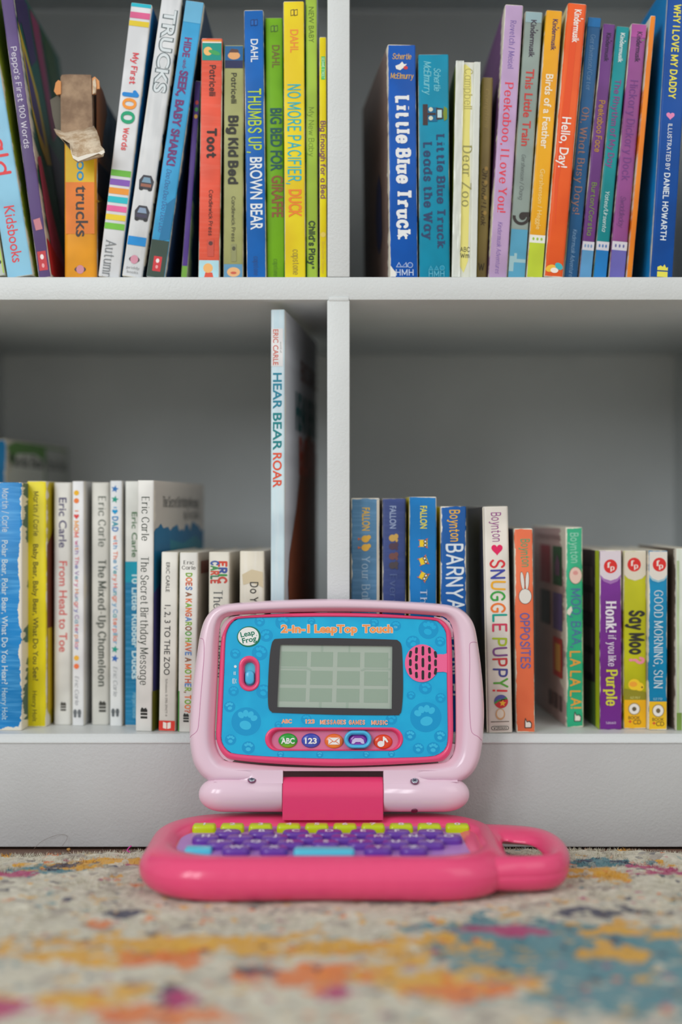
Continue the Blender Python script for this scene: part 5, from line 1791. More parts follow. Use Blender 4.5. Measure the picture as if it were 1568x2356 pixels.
# --- screen: charcoal surround, sunk liquid crystal panel with faint cells
bez = catmull([(640, 1469.5), (700, 1468), (790, 1468.5), (900, 1471.5), (915, 1474), (922.5, 1484), (925, 1510), (926.5, 1560), (926, 1600), (923, 1634), (918, 1643), (905, 1645.5), (780, 1644.5), (640, 1640), (625, 1638), (617.5, 1628), (616, 1600), (617, 1555), (620, 1510), (624, 1484), (629, 1473)], 5, True)
scr = plate('screen_surround', bez, [lcd], NF + 0.0007, BLACK, toy)
lm = NT('liquid_crystal_panel')
lm.b.inputs['Base Color'].default_value = (*alb((166, 180, 168)), 1)
lm.b.inputs['Roughness'].default_value = 0.22
ld = [(x + (6 if x > 770 else -6), y + (5 if y > 1560 else -5)) for x, y in lcd]
sc_ = plate('screen', ld, [], NF - 0.0012, lm.m, toy)
pr = Print('screen_cells', sc_, NF - 0.00115, None, 0.000004)


def sx(u, v):
    """u, v 0..1 over the panel"""
    a = (lcd[0][0] + (lcd[1][0] - lcd[0][0]) * u, lcd[0][1] + (lcd[1][1] - lcd[0][1]) * u)
    b = (lcd[3][0] + (lcd[2][0] - lcd[3][0]) * u, lcd[3][1] + (lcd[2][1] - lcd[3][1]) * u)
    return (a[0] + (b[0] - a[0]) * v, a[1] + (b[1] - a[1]) * v)


cell = (146, 166, 150)
for u0, u1 in ((0.015, 0.245), (0.28, 0.475), (0.515, 0.715), (0.755, 0.965)):
    for v0, v1 in ((0.11, 0.345), (0.41, 0.635), (0.69, 0.905)):
        pr.poly([sx(u0, v0), sx(u1, v0), sx(u1, v1), sx(u0, v1)], cell, 0.25)
for a in ((0.365, 0.0, 0.385, 0.11), (0.61, 0.0, 0.625, 0.11), (0.365, 0.905, 0.385, 1.0), (0.60, 0.905, 0.62, 1.0), (0.015, 0.355, 0.25, 0.385), (0.76, 0.355, 0.985, 0.385), (0.965, 0.2, 0.985, 0.23), (0.965, 0.51, 0.985, 0.54)):
    pr.poly([sx(a[0], a[1]), sx(a[2], a[1]), sx(a[2], a[3]), sx(a[0], a[3])], (154, 172, 158), 0.25)
for q in ([(0.25, 0.355), (0.29, 0.39), (0.28, 0.41), (0.245, 0.385)], [(0.76, 0.355), (0.72, 0.39), (0.73, 0.41), (0.765, 0.385)]):
    pr.poly([sx(*p) for p in q], (154, 172, 158), 0.25)
pr.done()

# --- logo, title, labels
pr = Print('brand_logo', fp, NF + 0.0002)
pr.poly(ell(572, 1464.8, 27.2, 23.8, 40, -0.12), (0, 112, 86))
pr.poly(ell(571, 1464.2, 24.0, 21.0, 40, -0.12), (226, 228, 226))
pr.text('Leap', 569, 1457.5, 33, 11.5, (0, 112, 86), 'sans', 0.022, -0.2)
pr.text('Frog', 573, 1471.5, 33, 11.5, (0, 112, 86), 'sans', 0.022, -0.2)
pr.poly(ell(590, 1462, 1.4, 1.4, 10), (150, 180, 170))
pr.done()
pr = Print('title_lettering', fp, NF + 0.0002)
for txt, cx, w in (('2-in-1', 679, 66), ('LeapTop', 772, 98), ('Touch', 868, 70)):
    pr.text(txt, cx, 1446.6, w, 17, (246, 236, 226), 'sans', 0.072, 0.0, 0.040)
    pr.text(txt, cx, 1446.6, w, 17, (236, 150, 84), 'sans', 0.040)
pr.text('TM', 909, 1443, 8, 4, (150, 205, 225), 'sans', 0.0)
pr.done()
pr = Print('button_labels', fp, NF + 0.0002)
for txt, cx, cy, w in (('ABC', 659, 1659.5, 23), ('123', 713, 1660, 20), ('MESSAGES', 765.5, 1661.5, 56), ('GAMES', 820.5, 1662, 35), ('MUSIC', 872.5, 1662.5, 35)):
    pr.text(txt, cx, cy, w, 8.5, (240, 210, 200), 'sans', 0.062, 0.0, 0.018)
    pr.text(txt, cx, cy, w, 8.5, (238, 146, 92), 'sans', 0.018)
pr.done()
pr = Print('volume_marks', fp, NF + 0.0002)
pr.poly(ell(541, 1533.5, 3.2, 3.2), (214, 230, 238))


def arc_mark(x, y, r):
    P = [(x - r * math.cos(R(a)), y + r * math.sin(R(a)) * 1.6) for a in range(-45, 46, 15)]
    Q = [(x - (r - 1.4) * math.cos(R(a)), y + (r - 1.4) * math.sin(R(a)) * 1.6) for a in range(45, -46, -15)]
    pr.poly(P + Q, (214, 230, 238))


for x, y, r in ((544, 1549, 4), (541, 1549, 4), (546, 1567, 5), (543, 1567, 6), (540, 1567, 6)):
    arc_mark(x, y, r)
pr.done()

# --- volume switch: rounded pink rim, cyan slot floor, cyan slider
def rim(name, o1, o2, m, parent, n0, h, n1):
    """raised rounded rim between two matched outlines, falling to n1 inside"""
    pf = [(0.0, n0 - 0.0002), (0.04, n0 + h * 0.5), (0.14, n0 + h * 0.85), (0.28, n0 + h), (0.44, n0 + h * 0.95), (0.62, n0 + h * 0.45), (0.80, n0 - 0.001), (1.0, n1)]
    return loft(name, [[L(p[0], p[1], n) for p in lerp(o1, o2, s)] for s, n in pf], m, parent, sharp=60)


vs_ = rim('volume_switch', stadium(573, 1549.6, 48.5, 82), stadium(574.5, 1551, 22, 52), HOT, toy, NF, 0.0012, NF - 0.0045)
plate('slot_floor', stadium(574.5, 1551, 26, 56), [], NF - 0.004, CYAN, vs_)
rings = []
for s, n in ((0.0, -0.004), (0.03, -0.0018), (0.12, -0.0008), (0.3, -0.0004), (1.0, -0.0002)):
    c = (574, 1559)
    rings.append([L(c[0] + (p[0] - c[0]) * (1 - s), c[1] + (p[1] - c[1]) * (1 - s), NF + n) for p in stadium(c[0], c[1], 22, 34)])
loft('slider_knob', rings[:-1], SKY, vs_, False, True, 60)

# --- speaker grille
spk = [(970 + 39 * math.cos(a), 1526 + 43.5 * math.sin(a)) for a in [R(28 + 304 * i / 46) for i in range(47)]]
spk = spk + [(1012, 1505), (1020, 1505.5), (1028, 1503), (1028, 1548), (1020, 1545.5), (1012, 1546)]
holes = []  # slot outlines, filled below with painted shade, not cut through
for x, ys, h, ro in ((943.5, (1505, 1524.5, 1544.5), 16, 0.18), (957.4, (1496.5, 1514.5, 1533.5, 1553), 15, 0.08), (972.3, (1497.5, 1524.5, 1553), 22, 0.0), (987.4, (1496.5, 1515.5, 1535, 1553.5), 15, -0.08), (1001.3, (1506, 1525, 1544.5), 16, -0.18)):
    for y in ys:
        sgn = ro * (1 if y < 1520 else (-1 if y > 1530 else 0))
        holes.append([(x + (p[0]) * math.cos(sgn) - p[1] * math.sin(sgn), y + p[0] * math.sin(sgn) + p[1] * math.cos(sgn)) for p in stadium(0, 0, 6.2, h, 4)])
sp = plate('speaker_grille', spk, [], NF + 0.0007, plastic('rose_pink_plastic', (236, 100, 150), 0.3), toy)
for h_ in holes:  # flat dark patches paint the shade inside the grille's slots
    pr = Print('slot_shade', sp, NF + 0.00075)
    pr.poly(h_, (40, 36, 40), 0.7)
    pr.done()

# --- tray of round buttons
tr = rim('button_tray', stadium(768, 1700.5, 318, 54), stadium(770, 1703, 290, 42), HOT2, toy, NF, 0.0009, NF - 0.0035)
plate('tray_floor', stadium(770, 1703, 294, 46), [], NF - 0.0033, plastic('rose_plastic', (206, 112, 150), 0.35), tr)


def round_button(x, y, rgb, rgb2, icon):
    def hgt(px, py):
        q = ((px - x) / 22.0) ** 2 + ((py - y) / 17.0) ** 2
        return 0.0021 * math.sqrt(max(1 - q * q, 0.0))
    rings = []
    for s in (1.0, 0.97, 0.9, 0.8, 0.65, 0.5, 0.3, 0.12):
        rings.append([lift(L(p[0], p[1], NF - 0.0033), hgt(*p)) for p in ell(x, y, 21.8 * s, 16.8 * s, 36)])
    t = NT('glossy_button')
    g = t.n.new('ShaderNodeTexCoord')
    _, _, z = t.sep(g.outputs['Generated'])
    t.put(t.b.inputs['Base Color'], t.mix(t.ramp(z, 0.0, 0.45), alb(rgb2), alb(rgb)))
    t.b.inputs['Roughness'].default_value = 0.15
    o = loft('round_button', rings, t.m, toy, False, True, 60)
    pr = Print('button_icon', o, NF - 0.0033 + 0.00045, hgt)
    w = (232, 234, 230)
    if icon in ('ABC', '123'):
        pr.text(icon, x, y + 0.5, 31 if icon == 'ABC' else 27, 12, w, 'sans', 0.035)
    elif icon == 'letter':
        pr.poly([(x - 13, y - 8), (x + 13, y - 8), (x + 13, y + 8), (x - 13, y + 8)], w)
        for a, b_, c, d in ((-13, -8, 0, 2), (13, -8, 0, 2), (-12, 7, -3, 0), (12, 7, 3, 0)):
            pr.poly([(x + a, y + b_ - 0.8), (x + c, y + d - 0.8), (x + c, y + d + 0.8), (x + a, y + b_ + 0.8)], rgb)
    elif icon == 'pad':
        pr.poly([(x - 13, y - 2), (x - 7, y - 6), (x + 7, y - 6), (x + 13, y - 2), (x + 15, y + 7), (x + 9, y + 7), (x + 5, y + 3), (x - 5, y + 3), (x - 9, y + 7), (x - 15, y + 7)], (206, 190, 222))
    else:
        pr.poly(ell(x - 5, y + 5, 8, 7, 20), w)
        pr.poly([(x - 0.5, y - 12), (x + 3, y - 12), (x + 3, y + 5), (x - 0.5, y + 5)], w)
        pr.poly([(x + 2, y - 12), (x + 8, y - 7), (x + 12, y), (x + 9, y + 2), (x + 5, y - 3), (x + 2, y - 4)], w)
    pr.done()


round_button(662, 1704, (40, 160, 60), (140, 200, 40), 'ABC')
round_button(715, 1704, (60, 76, 176), (84, 104, 196), '123')
round_button(768, 1705, (226, 112, 50), (240, 160, 60), 'letter')
round_button(823, 1704, (130, 50, 160), (160, 90, 186), 'pad')
round_button(880.5, 1706.5, (220, 70, 40), (228, 90, 44), 'note')
rg_o, rg_i = stadium(822.7, 1701.5, 64, 42), stadium(822.7, 1702, 43, 22)
pf = [(0.0, -0.0034), (0.0, -0.0004), (0.10, 0.0012), (0.3, 0.0020), (0.55, 0.0020), (0.8, 0.0011), (1.0, -0.0006), (1.0, -0.0034)]
loft('selector_ring', [[L(p[0], p[1], NF + n) for p in lerp(rg_o, rg_i, s)] for s, n in pf], SKY, toy, sharp=60)

# --- hinge: two pale barrels and the deep pink middle
AX = Vector((0, 1.0385 - Z0, HC - (1827 - CY) * 1.0385 / F)) - Vector((0, TOY.y, TOY.z))
RB_ = 40.0 * 1.0385 / F


def xw(px, Z=1.0385):
    return (px - CX) * Z / F - TOY.x


def barrel(x_in, x_out):
    sg = 1 if x_out > x_in else -1
    ln = abs(x_out - x_in)
    cap = 0.0185
    rings = []
    for x, r in [(x_in, RB_ * 0.2), (x_in, RB_ * 0.97), (x_in + sg * 0.0004, RB_)] + [(x_out - sg * cap * (1 - math.sin(R(a))), RB_ * math.cos(R(a)) ** 0.92) for a in (0, 12, 24, 36, 48, 58, 66, 73, 79, 84, 88)]:
        rings.append([Vector((x, AX.y - r * math.cos(2 * math.pi * i / 48), AX.z + r * math.sin(2 * math.pi * i / 48))) for i in range(48)])
    return loft('hinge_barrel', rings, PALE, toy, True, True, 50)


bl = barrel(xw(650), xw(457))
br = barrel(xw(881), xw(1079))
# lugs that carry the frame down on to the barrels in one smooth curve
for x0, x1 in ((492, 650.4), (1052, 881.6)):
    rings = []
    for i in range(17):
        t = i / 16
        px = x0 + (x1 - x0) * t
        w = min(1.0, t / 0.6)
        w = w * w * (3 - 2 * w)
        A = L(px, 1772, 0.0)
        tA = L(px, 1786, 0.0) - A
        th = R(48)
        B = Vector((A.x, AX.y - RB_ * math.cos(th), AX.z + RB_ * math.sin(th)))
        tB = Vector((0, -math.sin(th), -math.cos(th))) * tA.length
        deep = (A + B) / 2 + Vector((0, 0.008, 0.0))
        P = []
        for k in range(13):
            u = k / 12
            q = A * (2 * u ** 3 - 3 * u * u + 1) + tA * (u ** 3 - 2 * u * u + u) + B * (-2 * u ** 3 + 3 * u * u) + tB * (u ** 3 - u * u)
            q.x = A.x
            s_ = 1 - (1 - w) * math.sin(math.pi * u) ** 0.5 - (1 - w) * 0.15
            P.append(deep + (q - deep) * max(0.2, s_) + NL * 0.00004)
        P.append(B + Vector((0, 0.012, 0.0)))
        P.append(A - NL * 0.012)
        rings.append(P)
    loft('hinge_lug', rings, PALE, toy, True, True, 45)
rings = []
arc = [(AX.y - RB_ * 0.96 * math.cos(R(a)), AX.z + RB_ * 0.96 * math.sin(R(a))) for a in np.linspace(20, 180, 14)]
arc = [(AX.y - RB_ * math.cos(R(a)), AX.z + RB_ * math.sin(R(a))) for a in np.linspace(88, -2, 16)] + [(AX.y - RB_, 0.0275), (AX.y + 0.004, 0.0275), (AX.y + 0.004, AX.z + RB_ * 0.8)]
n = len(arc)
V, Fs = [], []
for x in (xw(651), xw(651) + 0.0006, xw(880) - 0.0006, xw(880)):
    e = 0.0005 if x in (xw(651), xw(880)) else 0.0
    for y, z in arc:
        V.append(Vector((x, y + e, z - e)))
for j in range(3):
    for i in range(n):
        Fs.append((j * n + i, j * n + (i + 1) % n, (j + 1) * n + (i + 1) % n, (j + 1) * n + i))
Fs += [tuple(range(n - 1, -1, -1)), tuple(range(3 * n, 4 * n))]
bm = bmesh.new()
vv = [bm.verts.new(v) for v in V]
for f in Fs:
    bm.faces.new([vv[i] for i in f])
bmesh.ops.recalc_face_normals(bm, faces=bm.faces)
bm_obj('hinge_cover', bm, HOT2, toy, True, 30)

STEEL = mat((176, 184, 194), 0.3, 1.0, 0.9)
for par, px, py, ro in ((bl, 579, 1798, 0.1), (br, 953.5, 1800, 0.75)):
    th = math.asin(min(0.98, ((HC - (py - CY) * 1.03 / F - TOY.z) - AX.z) / RB_))
    d = Vector((0, -math.cos(th), math.sin(th)))
    c = Vector((xw(px, 1.03), AX.y, AX.z)) + d * (RB_ + 0.0008)
    ux, uz = Vector((1, 0, 0)), Vector((0, math.sin(th), math.cos(th)))

    def disc(name, r, h0, h1, m, parent, pts=None):
        P = pts or ell(0, 0, r, r, 28)
        rings = [[c + ux * a * s + uz * b_ * s + d * h for a, b_ in P] for s, h in ((1.0, h0), (1.0, h1 - 0.0002), (0.9, h1))]
        return loft(name, rings, m, parent, True, True)
    w_ = disc('screw_well', 0.0031, 0.0, 0.00075, mat((120, 70, 100), 0.5), par)
    s_ = disc('screw', 0.0024, 0.0006, 0.0012, STEEL, par)
    for q in (0, math.pi / 2):
        a = ro + q
        P = [(0.0016 * math.cos(a) - 0.0004 * math.sin(a), 0.0016 * math.sin(a) + 0.0004 * math.cos(a)), (0.0016 * math.cos(a) + 0.0004 * math.sin(a), 0.0016 * math.sin(a) - 0.0004 * math.cos(a))]
        P += [(-p[0], -p[1]) for p in P]
        disc('cross_slot', 0, 0.0012, 0.00135, mat((60, 66, 84), 0.5), par, P)
th = R(-62)
c = Vector((xw(953, 1.03), AX.y, AX.z)) + Vector((0, -math.cos(th), math.sin(th))) * (RB_ - 0.002)
d, ux, uz = Vector((0, -math.cos(th), math.sin(th))), Vector((1, 0, 0)), Vector((0, math.sin(th), math.cos(th)))
P = stadium(0, 0, 0.0046, 0.008)
loft('drain_notch', [[c + ux * a + uz * b_ + d * h for a, b_ in P] for h in (0.0, 0.0022)], mat((110, 48, 76), 0.6), br, True, True)

# --- base with the keyboard well
def rrect(x0, x1, y0, y1, rs, n=14):
    """rounded rectangle, radii (front left, front right, back right, back left)"""
    out = []
    for (cx, cy, a0), r in zip(((x0, y0, 180), (x1, y0, 270), (x1, y1, 0), (x0, y1, 90)), rs):
        ox = cx + (r if cx == x0 else -r)
        oy = cy + (r if cy == y0 else -r)
        for i in range(n + 1):
            a = R(a0 + 90 * i / n)
            out.append((ox + r * math.cos(a), oy + r * math.sin(a)))
    return out


def bpt(p, z):
    return Vector((p[0] - TOY.x, p[1] - TOY.y, z - TOY.z))


bo = polar(rrect(-0.135, 0.1125, 0.904 - Z0, 1.062 - Z0, (0.05, 0.045, 0.045, 0.05), 20), (-0.011, 0.985 - Z0), 300)
wo = polar(rrect(-0.1190, 0.0985, 0.9215 - Z0, 1.034 - Z0, (0.045, 0.038, 0.04, 0.045), 20), (-0.011, 0.985 - Z0), 300)
wi = polar(rrect(-0.1115, 0.0925, 0.9265 - Z0, 1.0275 - Z0, (0.042, 0.034, 0.036, 0.042), 20), (-0.011, 0.985 - Z0), 300)
cen = (-0.011, 0.985 - Z0)


def shrink(P, d):
    out = []
    for p in P:
        l = math.hypot(p[0] - cen[0], p[1] - cen[1])
        out.append((cen[0] + (p[0] - cen[0]) * (1 - d / l), cen[1] + (p[1] - cen[1]) * (1 - d / l)))
    return out


MID = RUG + 0.0131
sd = [(0.030, RUG)] + [(0.0125 * (1 - math.cos(R(q))), MID - 0.0131 * math.sin(R(q))) for q in (90, 75, 62, 50, 38, 26, 14, 4)]
sd += [(0.00012, MID - 0.0002), (0.00012, MID + 0.0002)]
sd += [(0.0172 * (1 - math.cos(R(q))), MID + 0.0141 * math.sin(R(q))) for q in (4, 14, 26, 38, 50, 60, 69, 77, 84)]
rings = [[bpt(p, z) for p in shrink(bo, d)] for d, z in sd]
ZT = RUG + 0.0272
rings += [[bpt(p, ZT - 0.0001) for p in wo], [bpt(p, ZT - 0.0011) for p in lerp(wo, wi, 0.35)], [bpt(p, ZT - 0.0030) for p in lerp(wo, wi, 0.8)], [bpt(p, ZT - 0.0046) for p in wi]]
base = loft('base', rings, HOT, toy, True, False, 60)
PZ = ZT - 0.0045
loft('keyboard_panel', [[bpt(p, PZ - 0.002) for p in wi], [bpt(p, PZ) for p in wi]], LILAC, base, True, True, 30)

# carrying handle: a loop with a hole through it
ho = polar(catmull([(0.085, 0.925 - Z0), (0.115, 0.922 - Z0), (0.135, 0.926 - Z0), (0.148, 0.938 - Z0), (0.1545, 0.960 - Z0), (0.1550, 0.985 - Z0), (0.151, 1.008 - Z0), (0.142, 1.024 - Z0), (0.127, 1.033 - Z0), (0.110, 1.036 - Z0), (0.085, 1.036 - Z0), (0.080, 0.98 - Z0)], 6, True), (0.121, 0.970 - Z0), 160)
hi = polar(catmull([(0.1135, 0.945 - Z0), (0.125, 0.9435 - Z0), (0.133, 0.945 - Z0), (0.137, 0.952 - Z0), (0.1375, 0.968 - Z0), (0.1355, 0.984 - Z0), (0.131, 0.993 - Z0), (0.122, 0.997 - Z0), (0.1135, 0.999 - Z0), (0.1125, 0.97 - Z0)], 6, True), (0.121, 0.970 - Z0), 160)
HB = RUG + 0.002


def hpt(p, z):
    # the loop is hollow below and rises from the rug towards its back bar
    up = 0.010 * min(1.0, max(0.0, (p[1] - (0.940 - Z0)) / 0.07)) * max(0.0, 1 - (z - HB) / 0.0226)
    return bpt(p, z + up)


pf = [(0.45, HB), (0.25, HB + 0.0008), (0.10, HB + 0.0035), (0.015, HB + 0.0075), (0.0, HB + 0.0105), (0.01, HB + 0.0108), (0.0, HB + 0.0112), (0.02, HB + 0.0150), (0.10, HB + 0.0190), (0.24, HB + 0.0218), (0.42, HB + 0.0226), (0.62, HB + 0.0218), (0.80, HB + 0.0190), (0.93, HB + 0.0165), (0.99, HB + 0.0140), (0.99, HB + 0.0120), (0.90, HB + 0.0110), (0.65, HB + 0.006)]
rings = [[hpt(p, z) for p in lerp(ho, hi, s)] for s, z in pf]
rings.append(rings[0])
loft('carrying_handle', rings, HOT, base, sharp=60)

# --- keys
def key(name, cx, cy, w, d, r, m, h=0.0046, letter=None):
    o1 = rrect(cx - w / 2, cx + w / 2, cy - d / 2, cy + d / 2, (r,) * 4, 5)
    rings = []
    for s, z in ((0.0, -0.001), (0.0, h * 0.55), (0.0004, h * 0.8), (0.0010, h * 0.95), (0.0018, h)):
        q = rrect(cx - w / 2 + s, cx + w / 2 - s, cy - d / 2 + s, cy + d / 2 - s, (max(r - s, 0.0004),) * 4, 5)
        rings.append([bpt(p, PZ + z) for p in q])
    o = loft(name, rings, m, toy, True, True, 50)
    if letter:
        T, ln = lettering(letter, 'sans', 0.02)
        V, Fs = [], []
        for tv, tf, li in T:
            b0 = len(V)
            V += [bpt((cx + (x - ln / 2) * 0.0058, cy + (y - 0.4) * 0.0066), PZ + h + 0.00006) for x, y in tv]
            Fs += [[b0 + i for i in f] for f in tf]
        put_mesh('key_letter', V, Fs, mat((226, 222, 232), 0.4), o)
    return o


def kx(px, Z):
    return (px - CX) * Z / F


for i in range(10):
    key('number_key', kx(470 + 64.6 * i, 1.012), 1.0115 - Z0, 0.0168, 0.0105, 0.0026, LIME, 0.0052, '1234567890'[i])
rows = [(0.9930, [524, 602, 680, 757, 835, 913, 990], 'ABCDEFG'), (0.9770, [473, 552, 632, 712, 791, 870, 950, 1032], 'HIJKLMNO'), (0.9610, [507, 588, 668, 749, 830, 910, 990], 'PQRSTUV'), (0.9450, [543, 630, 869, 951], 'WXYZ')]
for Zk, xs, ls in rows:
    for x, l_ in zip(xs, ls):
        key('letter_key', kx(x, Zk), Zk - Z0, 0.0186, 0.0142, 0.0056, PURP, 0.0046, l_)
key('function_key', kx(456, 0.948), 0.9485 - Z0, 0.0180, 0.0120, 0.0020, CYAN, 0.0036)
key('space_bar', kx(745, 0.940), 0.9412 - Z0, 0.0405, 0.0140, 0.0036, CYAN, 0.0046)

# ------------------------------------------------------------------ the rug
def rug_mat():
    t = NT('multicoloured_rug_pile')
    g = t.n.new('ShaderNodeNewGeometry')
    pos = g.outputs['Position']
    flat = t.vmath('MULTIPLY', pos, (1.0, 1.0, 0.0))
    vo = t.n.new('ShaderNodeTexVoronoi')
    vo.inputs['Scale'].default_value = 260
    t.l.new(flat, vo.inputs['Vector'])
    # each tuft takes one colour: look the pattern up at the tuft's own centre
    cellp = vo.outputs['Position']
    sc = t.vmath('MULTIPLY', cellp, (1.0, 1.0, 0.0))
    wn = t.n.new('ShaderNodeTexWhiteNoise')
    t.l.new(sc, wn.inputs['Vector'])
    jit = wn.outputs['Value']
    warp = t.n.new('ShaderNodeTexNoise')
    warp.inputs['Scale'].default_value = 12
    t.l.new(sc, warp.inputs['Vector'])
    wv = t.vmath('SCALE', t.vmath('SUBTRACT', warp.outputs['Color'], (0.5, 0.5, 0.5)), scale=0.05)
    wp = t.vmath('ADD', sc, wv)
    col = t.mix(jit, alb((178, 173, 156)), alb((202, 197, 180)))

    def blob(x, y, rx, ry):
        d = t.vmath('SUBTRACT', wp, (x, y, 0.0))
        d = t.vmath('MULTIPLY', d, (1 / rx, 1 / ry, 0.0))
        return t.ramp(t.vmath('LENGTH', d), 1.3, 0.2)

    def layer(col, rgb, scale, seed, thr, blobs=(), gain=0.22, soft=0.035, amt=0.92):
        n, _ = t.noise(t.vmath('ADD', t.vmath('MULTIPLY', sc, (1.0, 1.25, 1.0)), (seed * 3.1, seed * 1.7, 0)), scale, 3, 0.7)
        v = n
        for bx, by, rx, ry in blobs:
            v = t.math('ADD', v, t.math('MULTIPLY', blob(bx, by, rx, ry), gain))
        v = t.math('ADD', v, t.math('MULTIPLY', t.math('SUBTRACT', jit, 0.5), 0.05))
        f = t.ramp(v, thr - soft, thr + soft)
        return t.mix(t.math('MULTIPLY', f, amt), col, alb(rgb))

    def at(px, py):
        Zr = (HC - RUG) * F / (py - CY)
        return ((px - CX) * Zr / F, Zr - Z0)

    def bl_(px, py, rx, ry):
        x, y = at(px, py)
        return (x, y, rx, ry)
    col = layer(col, (128, 116, 112), 44, 1, 0.57, amt=0.6)
    col = layer(col, (66, 122, 134), 44, 2, 0.66, [bl_(1200, 2150, 0.09, 0.055), bl_(1420, 2180, 0.09, 0.05), bl_(1500, 2280, 0.09, 0.06), bl_(120, 1990, 0.05, 0.02), bl_(1150, 2200, 0.05, 0.04), bl_(1380, 1985, 0.04, 0.02)], 0.26)
    col = layer(col, (204, 152, 40), 46, 3, 0.63, [bl_(230, 1985, 0.06, 0.02), bl_(800, 2170, 0.11, 0.03), bl_(250, 2180, 0.08, 0.03), bl_(1390, 2190, 0.03, 0.02), bl_(1450, 2140, 0.05, 0.02), bl_(980, 2240, 0.07, 0.03), bl_(170, 2290, 0.05, 0.02), bl_(1330, 2010, 0.05, 0.02)], 0.22)
    col = layer(col, (206, 110, 46), 56, 4, 0.655, [bl_(215, 2128, 0.018, 0.012), bl_(700, 2240, 0.05, 0.03), bl_(340, 2330, 0.06, 0.02), bl_(390, 2200, 0.04, 0.02), bl_(1100, 2260, 0.03, 0.02)], 0.26)
    col = layer(col, (38, 42, 72), 60, 5, 0.64, [bl_(270, 2105, 0.02, 0.014), bl_(390, 2290, 0.02, 0.015), bl_(1400, 2090, 0.04, 0.016), bl_(150, 1985, 0.02, 0.012), bl_(1400, 1985, 0.03, 0.012), bl_(590, 2230, 0.012, 0.01)], 0.24)
    col = layer(col, (164, 44, 100), 56, 6, 0.67, [bl_(1150, 2138, 0.026, 0.016), bl_(1230, 2142, 0.018, 0.012), bl_(30, 2310, 0.025, 0.02), bl_(770, 2285, 0.012, 0.012), bl_(20, 2000, 0.02, 0.012), bl_(1520, 1998, 0.03, 0.014), bl_(400, 2296, 0.02, 0.012)], 0.30)
    col = t.mix(t.math('MULTIPLY', t.math('POWER', jit, 2.0), 0.08), col, (0.75, 0.73, 0.68))
    t.put(t.b.inputs['Base Color'], col)
    t.b.inputs['Roughness'].default_value = 0.95
    t.b.inputs['Specular IOR Level'].default_value = 0.1
    t.b.inputs['Sheen Weight'].default_value = 0.15
    return t.m


RM = rug_mat()
rs = np.random.RandomState(3)
step = 0.0024
xs = np.arange(-0.66, 0.66, step)
ys = np.arange(-0.62, 0.0, step)
nx, ny = len(xs), len(ys)
X, Y = np.meshgrid(xs, ys)


def blur(a, k):
    for ax in (0, 1):
        for _ in range(k):
            a = (np.roll(a, 1, ax) + 2 * a + np.roll(a, -1, ax)) / 4
    return a


def back_edge(x):
    return np.interp(x, [-0.66, -0.26, -0.18, -0.15, 0.0, 0.17, 0.21, 0.26, 0.66], [-0.060, -0.038, -0.029, -0.023, -0.018, -0.018, -0.021, -0.033, -0.060])


H = blur(rs.rand(ny, nx) - 0.5, 1)
H2 = blur(rs.rand(ny, nx) - 0.5, 14)
Zr = RUG - 0.0012 + H * 0.0030 + H2 / (H2.std() + 1e-9) * 0.0005
under = (X > -0.14) & (X < 0.16) & (Y > 0.90 - Z0) & (Y < 1.07 - Z0)
Zr = np.where(under, np.minimum(Zr, RUG - 0.0004), Zr)
# the pile's back edge falls to the floor along a slightly wavering line
ed = back_edge(X[0])
T = (Y - Y.min()) / (Y.max() - Y.min())
Y2 = Y.min() + T * (ed[None, :] - Y.min())
near = np.clip((ed[None, :] - Y2) / 0.006, 0, 1)
Zr = np.where(near < 1, 0.0003 + (Zr - 0.0003) * np.sqrt(near), Zr)
Y2 = Y2 + (rs.rand(ny, nx) - 0.5) * 0.0012
V = np.stack([X, Y2, Zr], -1).reshape(-1, 3)
idx = np.arange(nx * ny).reshape(ny, nx)
quad = np.stack([idx[:-1, :-1], idx[:-1, 1:], idx[1:, 1:], idx[1:, :-1]], -1).reshape(-1, 4)
# the rest of the rug towards the camera and to the sides, coarse
extra = []
ev = [(-1.2, -2.3), (1.2, -2.3), (1.2, ys[0] + 0.01), (-1.2, ys[0] + 0.01), (-1.2, -0.03), (xs[0] + 0.01, -0.03), (xs[0] + 0.01, ys[0] + 0.01), (xs[-1] - 0.01, ys[0] + 0.01), (xs[-1] - 0.01, -0.03), (1.2, -0.03)]
base_i = len(V)
V = np.concatenate([V, np.array([(x, y, RUG - 0.0016) for x, y in ev])])
polys = [tuple(q) for q in quad] + [(base_i, base_i + 1, base_i + 2, base_i + 3), (base_i + 3, base_i + 6, base_i + 5, base_i + 4), (base_i + 7, base_i + 2, base_i + 9, base_i + 8)]
# loose upright yarn ends, thickest where the pile is in sharp view
nb = 60000
bx = rs.uniform(-0.40, 0.40, nb)
by = back_edge(bx) - 0.0008 - rs.rand(nb) ** 1.4 * 0.26
ok = ~((bx > -0.131) & (bx < 0.108) & (by > 0.91 - Z0) & (by < 1.058 - Z0)) & ~((bx > 0.10) & (bx < 0.15) & (by > 0.93 - Z0) & (by < 1.03 - Z0))
bx, by = bx[ok], by[ok]
nb = len(bx)
an = rs.uniform(0, math.pi, nb)
hw = rs.uniform(0.00022, 0.0005, nb)
hh = rs.uniform(0.0012, 0.0030, nb)
lx, ly = rs.normal(0, 0.0012, nb), rs.normal(0, 0.0012, nb)
zb = RUG - 0.0022
b0 = len(V)
A = np.stack([bx - np.cos(an) * hw, by - np.sin(an) * hw, np.full(nb, zb)], -1)
B = np.stack([bx + np.cos(an) * hw, by + np.sin(an) * hw, np.full(nb, zb)], -1)
D = np.stack([bx + lx, by + ly, zb + hh], -1)
V = np.concatenate([V, np.stack([A, B, D], 1).reshape(-1, 3)])
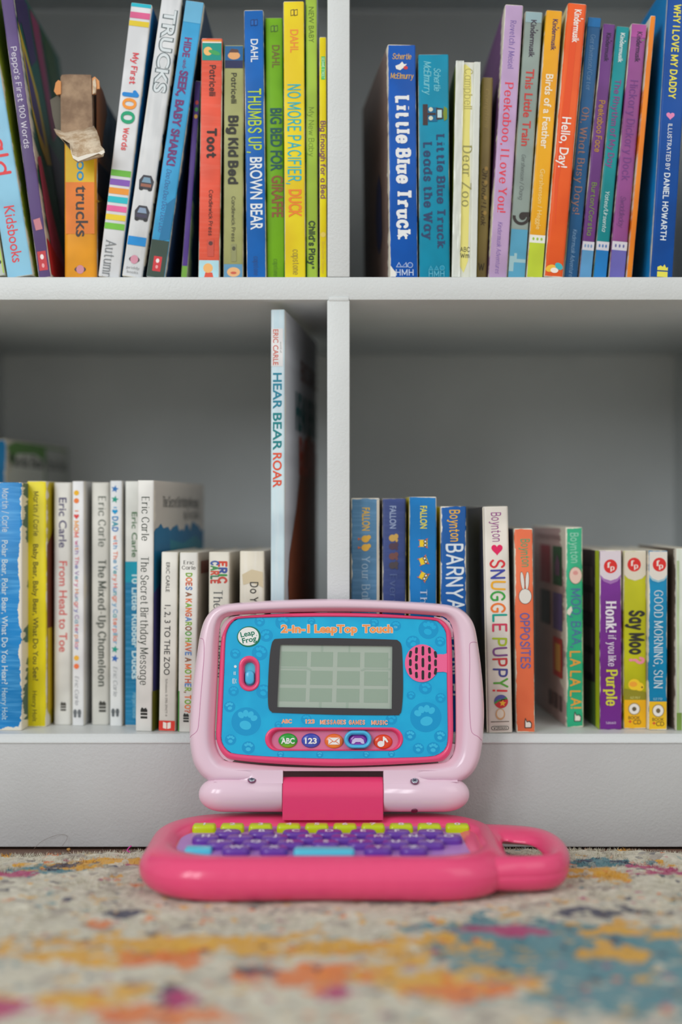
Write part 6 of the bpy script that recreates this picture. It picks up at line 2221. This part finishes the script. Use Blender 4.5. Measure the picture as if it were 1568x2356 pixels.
polys += [(b0 + 3 * i, b0 + 3 * i + 1, b0 + 3 * i + 2) for i in range(nb)]
rug = put_mesh('area_rug', V.tolist(), polys, RM, None, None, True)
rug['label'] = 'cream rug with blotches of yellow, teal, orange and magenta lying under the pink toy'
rug['category'] = 'rug'

# a stray hair on the floor against the plinth, a loose magenta thread and a crumb
def strand(name, pts, r, rgb, label, cat):
    P = [Vector(p) for p in pts]
    Q = []
    for i in range(len(P) - 1):
        a = P[i - 1] if i else P[i] * 2 - P[i + 1]
        d = P[i + 2] if i + 2 < len(P) else P[i + 1] * 2 - P[i]
        for j in range(8):
            t = j / 8
            b_, c_ = P[i], P[i + 1]
            Q.append((b_ * 2 + (c_ - a) * t + (a * 2 - b_ * 5 + c_ * 4 - d) * t * t + (b_ * 3 - a - c_ * 3 + d) * t ** 3) * 0.5)
    o = tube(name, Q, r, mat(rgb, 0.6), None, seg=6)
    o['label'], o['category'] = label, cat


def on(px, py, y):
    p = W(px, py, Z0 + y)
    return (p.x, p.y, max(p.z, 0.0009))


strand('stray_hair', [on(78, 1953, -0.008), on(96, 1936, -0.004), on(128, 1922, -0.0012), on(150, 1921, -0.0012), on(154, 1930, -0.002), on(142, 1948, -0.008)], 0.00010, (110, 92, 82), 'thin curly brown hair lying against the white plinth at the left', 'hair')
strand('loose_thread', [on(302, 1946, -0.034), on(296, 1951, -0.036), on(293, 1957, -0.038), on(300, 1961, -0.038)], 0.00045, (196, 60, 150), 'loose magenta thread on the rug left of the pink toy', 'thread')
bm = bmesh.new()
bmesh.ops.create_icosphere(bm, subdivisions=2, radius=0.0016)
for v in bm.verts:
    v.co *= 1 + 0.35 * noise.noise(v.co * 900)
    v.co.z *= 0.75
p = W(158, 1951, Z0 - 0.006)
bmesh.ops.translate(bm, verts=bm.verts, vec=Vector((p.x, p.y, 0.0011)))
o = bm_obj('crumb', bm, mat((166, 124, 66), 0.8))
o['label'], o['category'] = 'small tan crumb on the floor at the foot of the plinth', 'crumb'
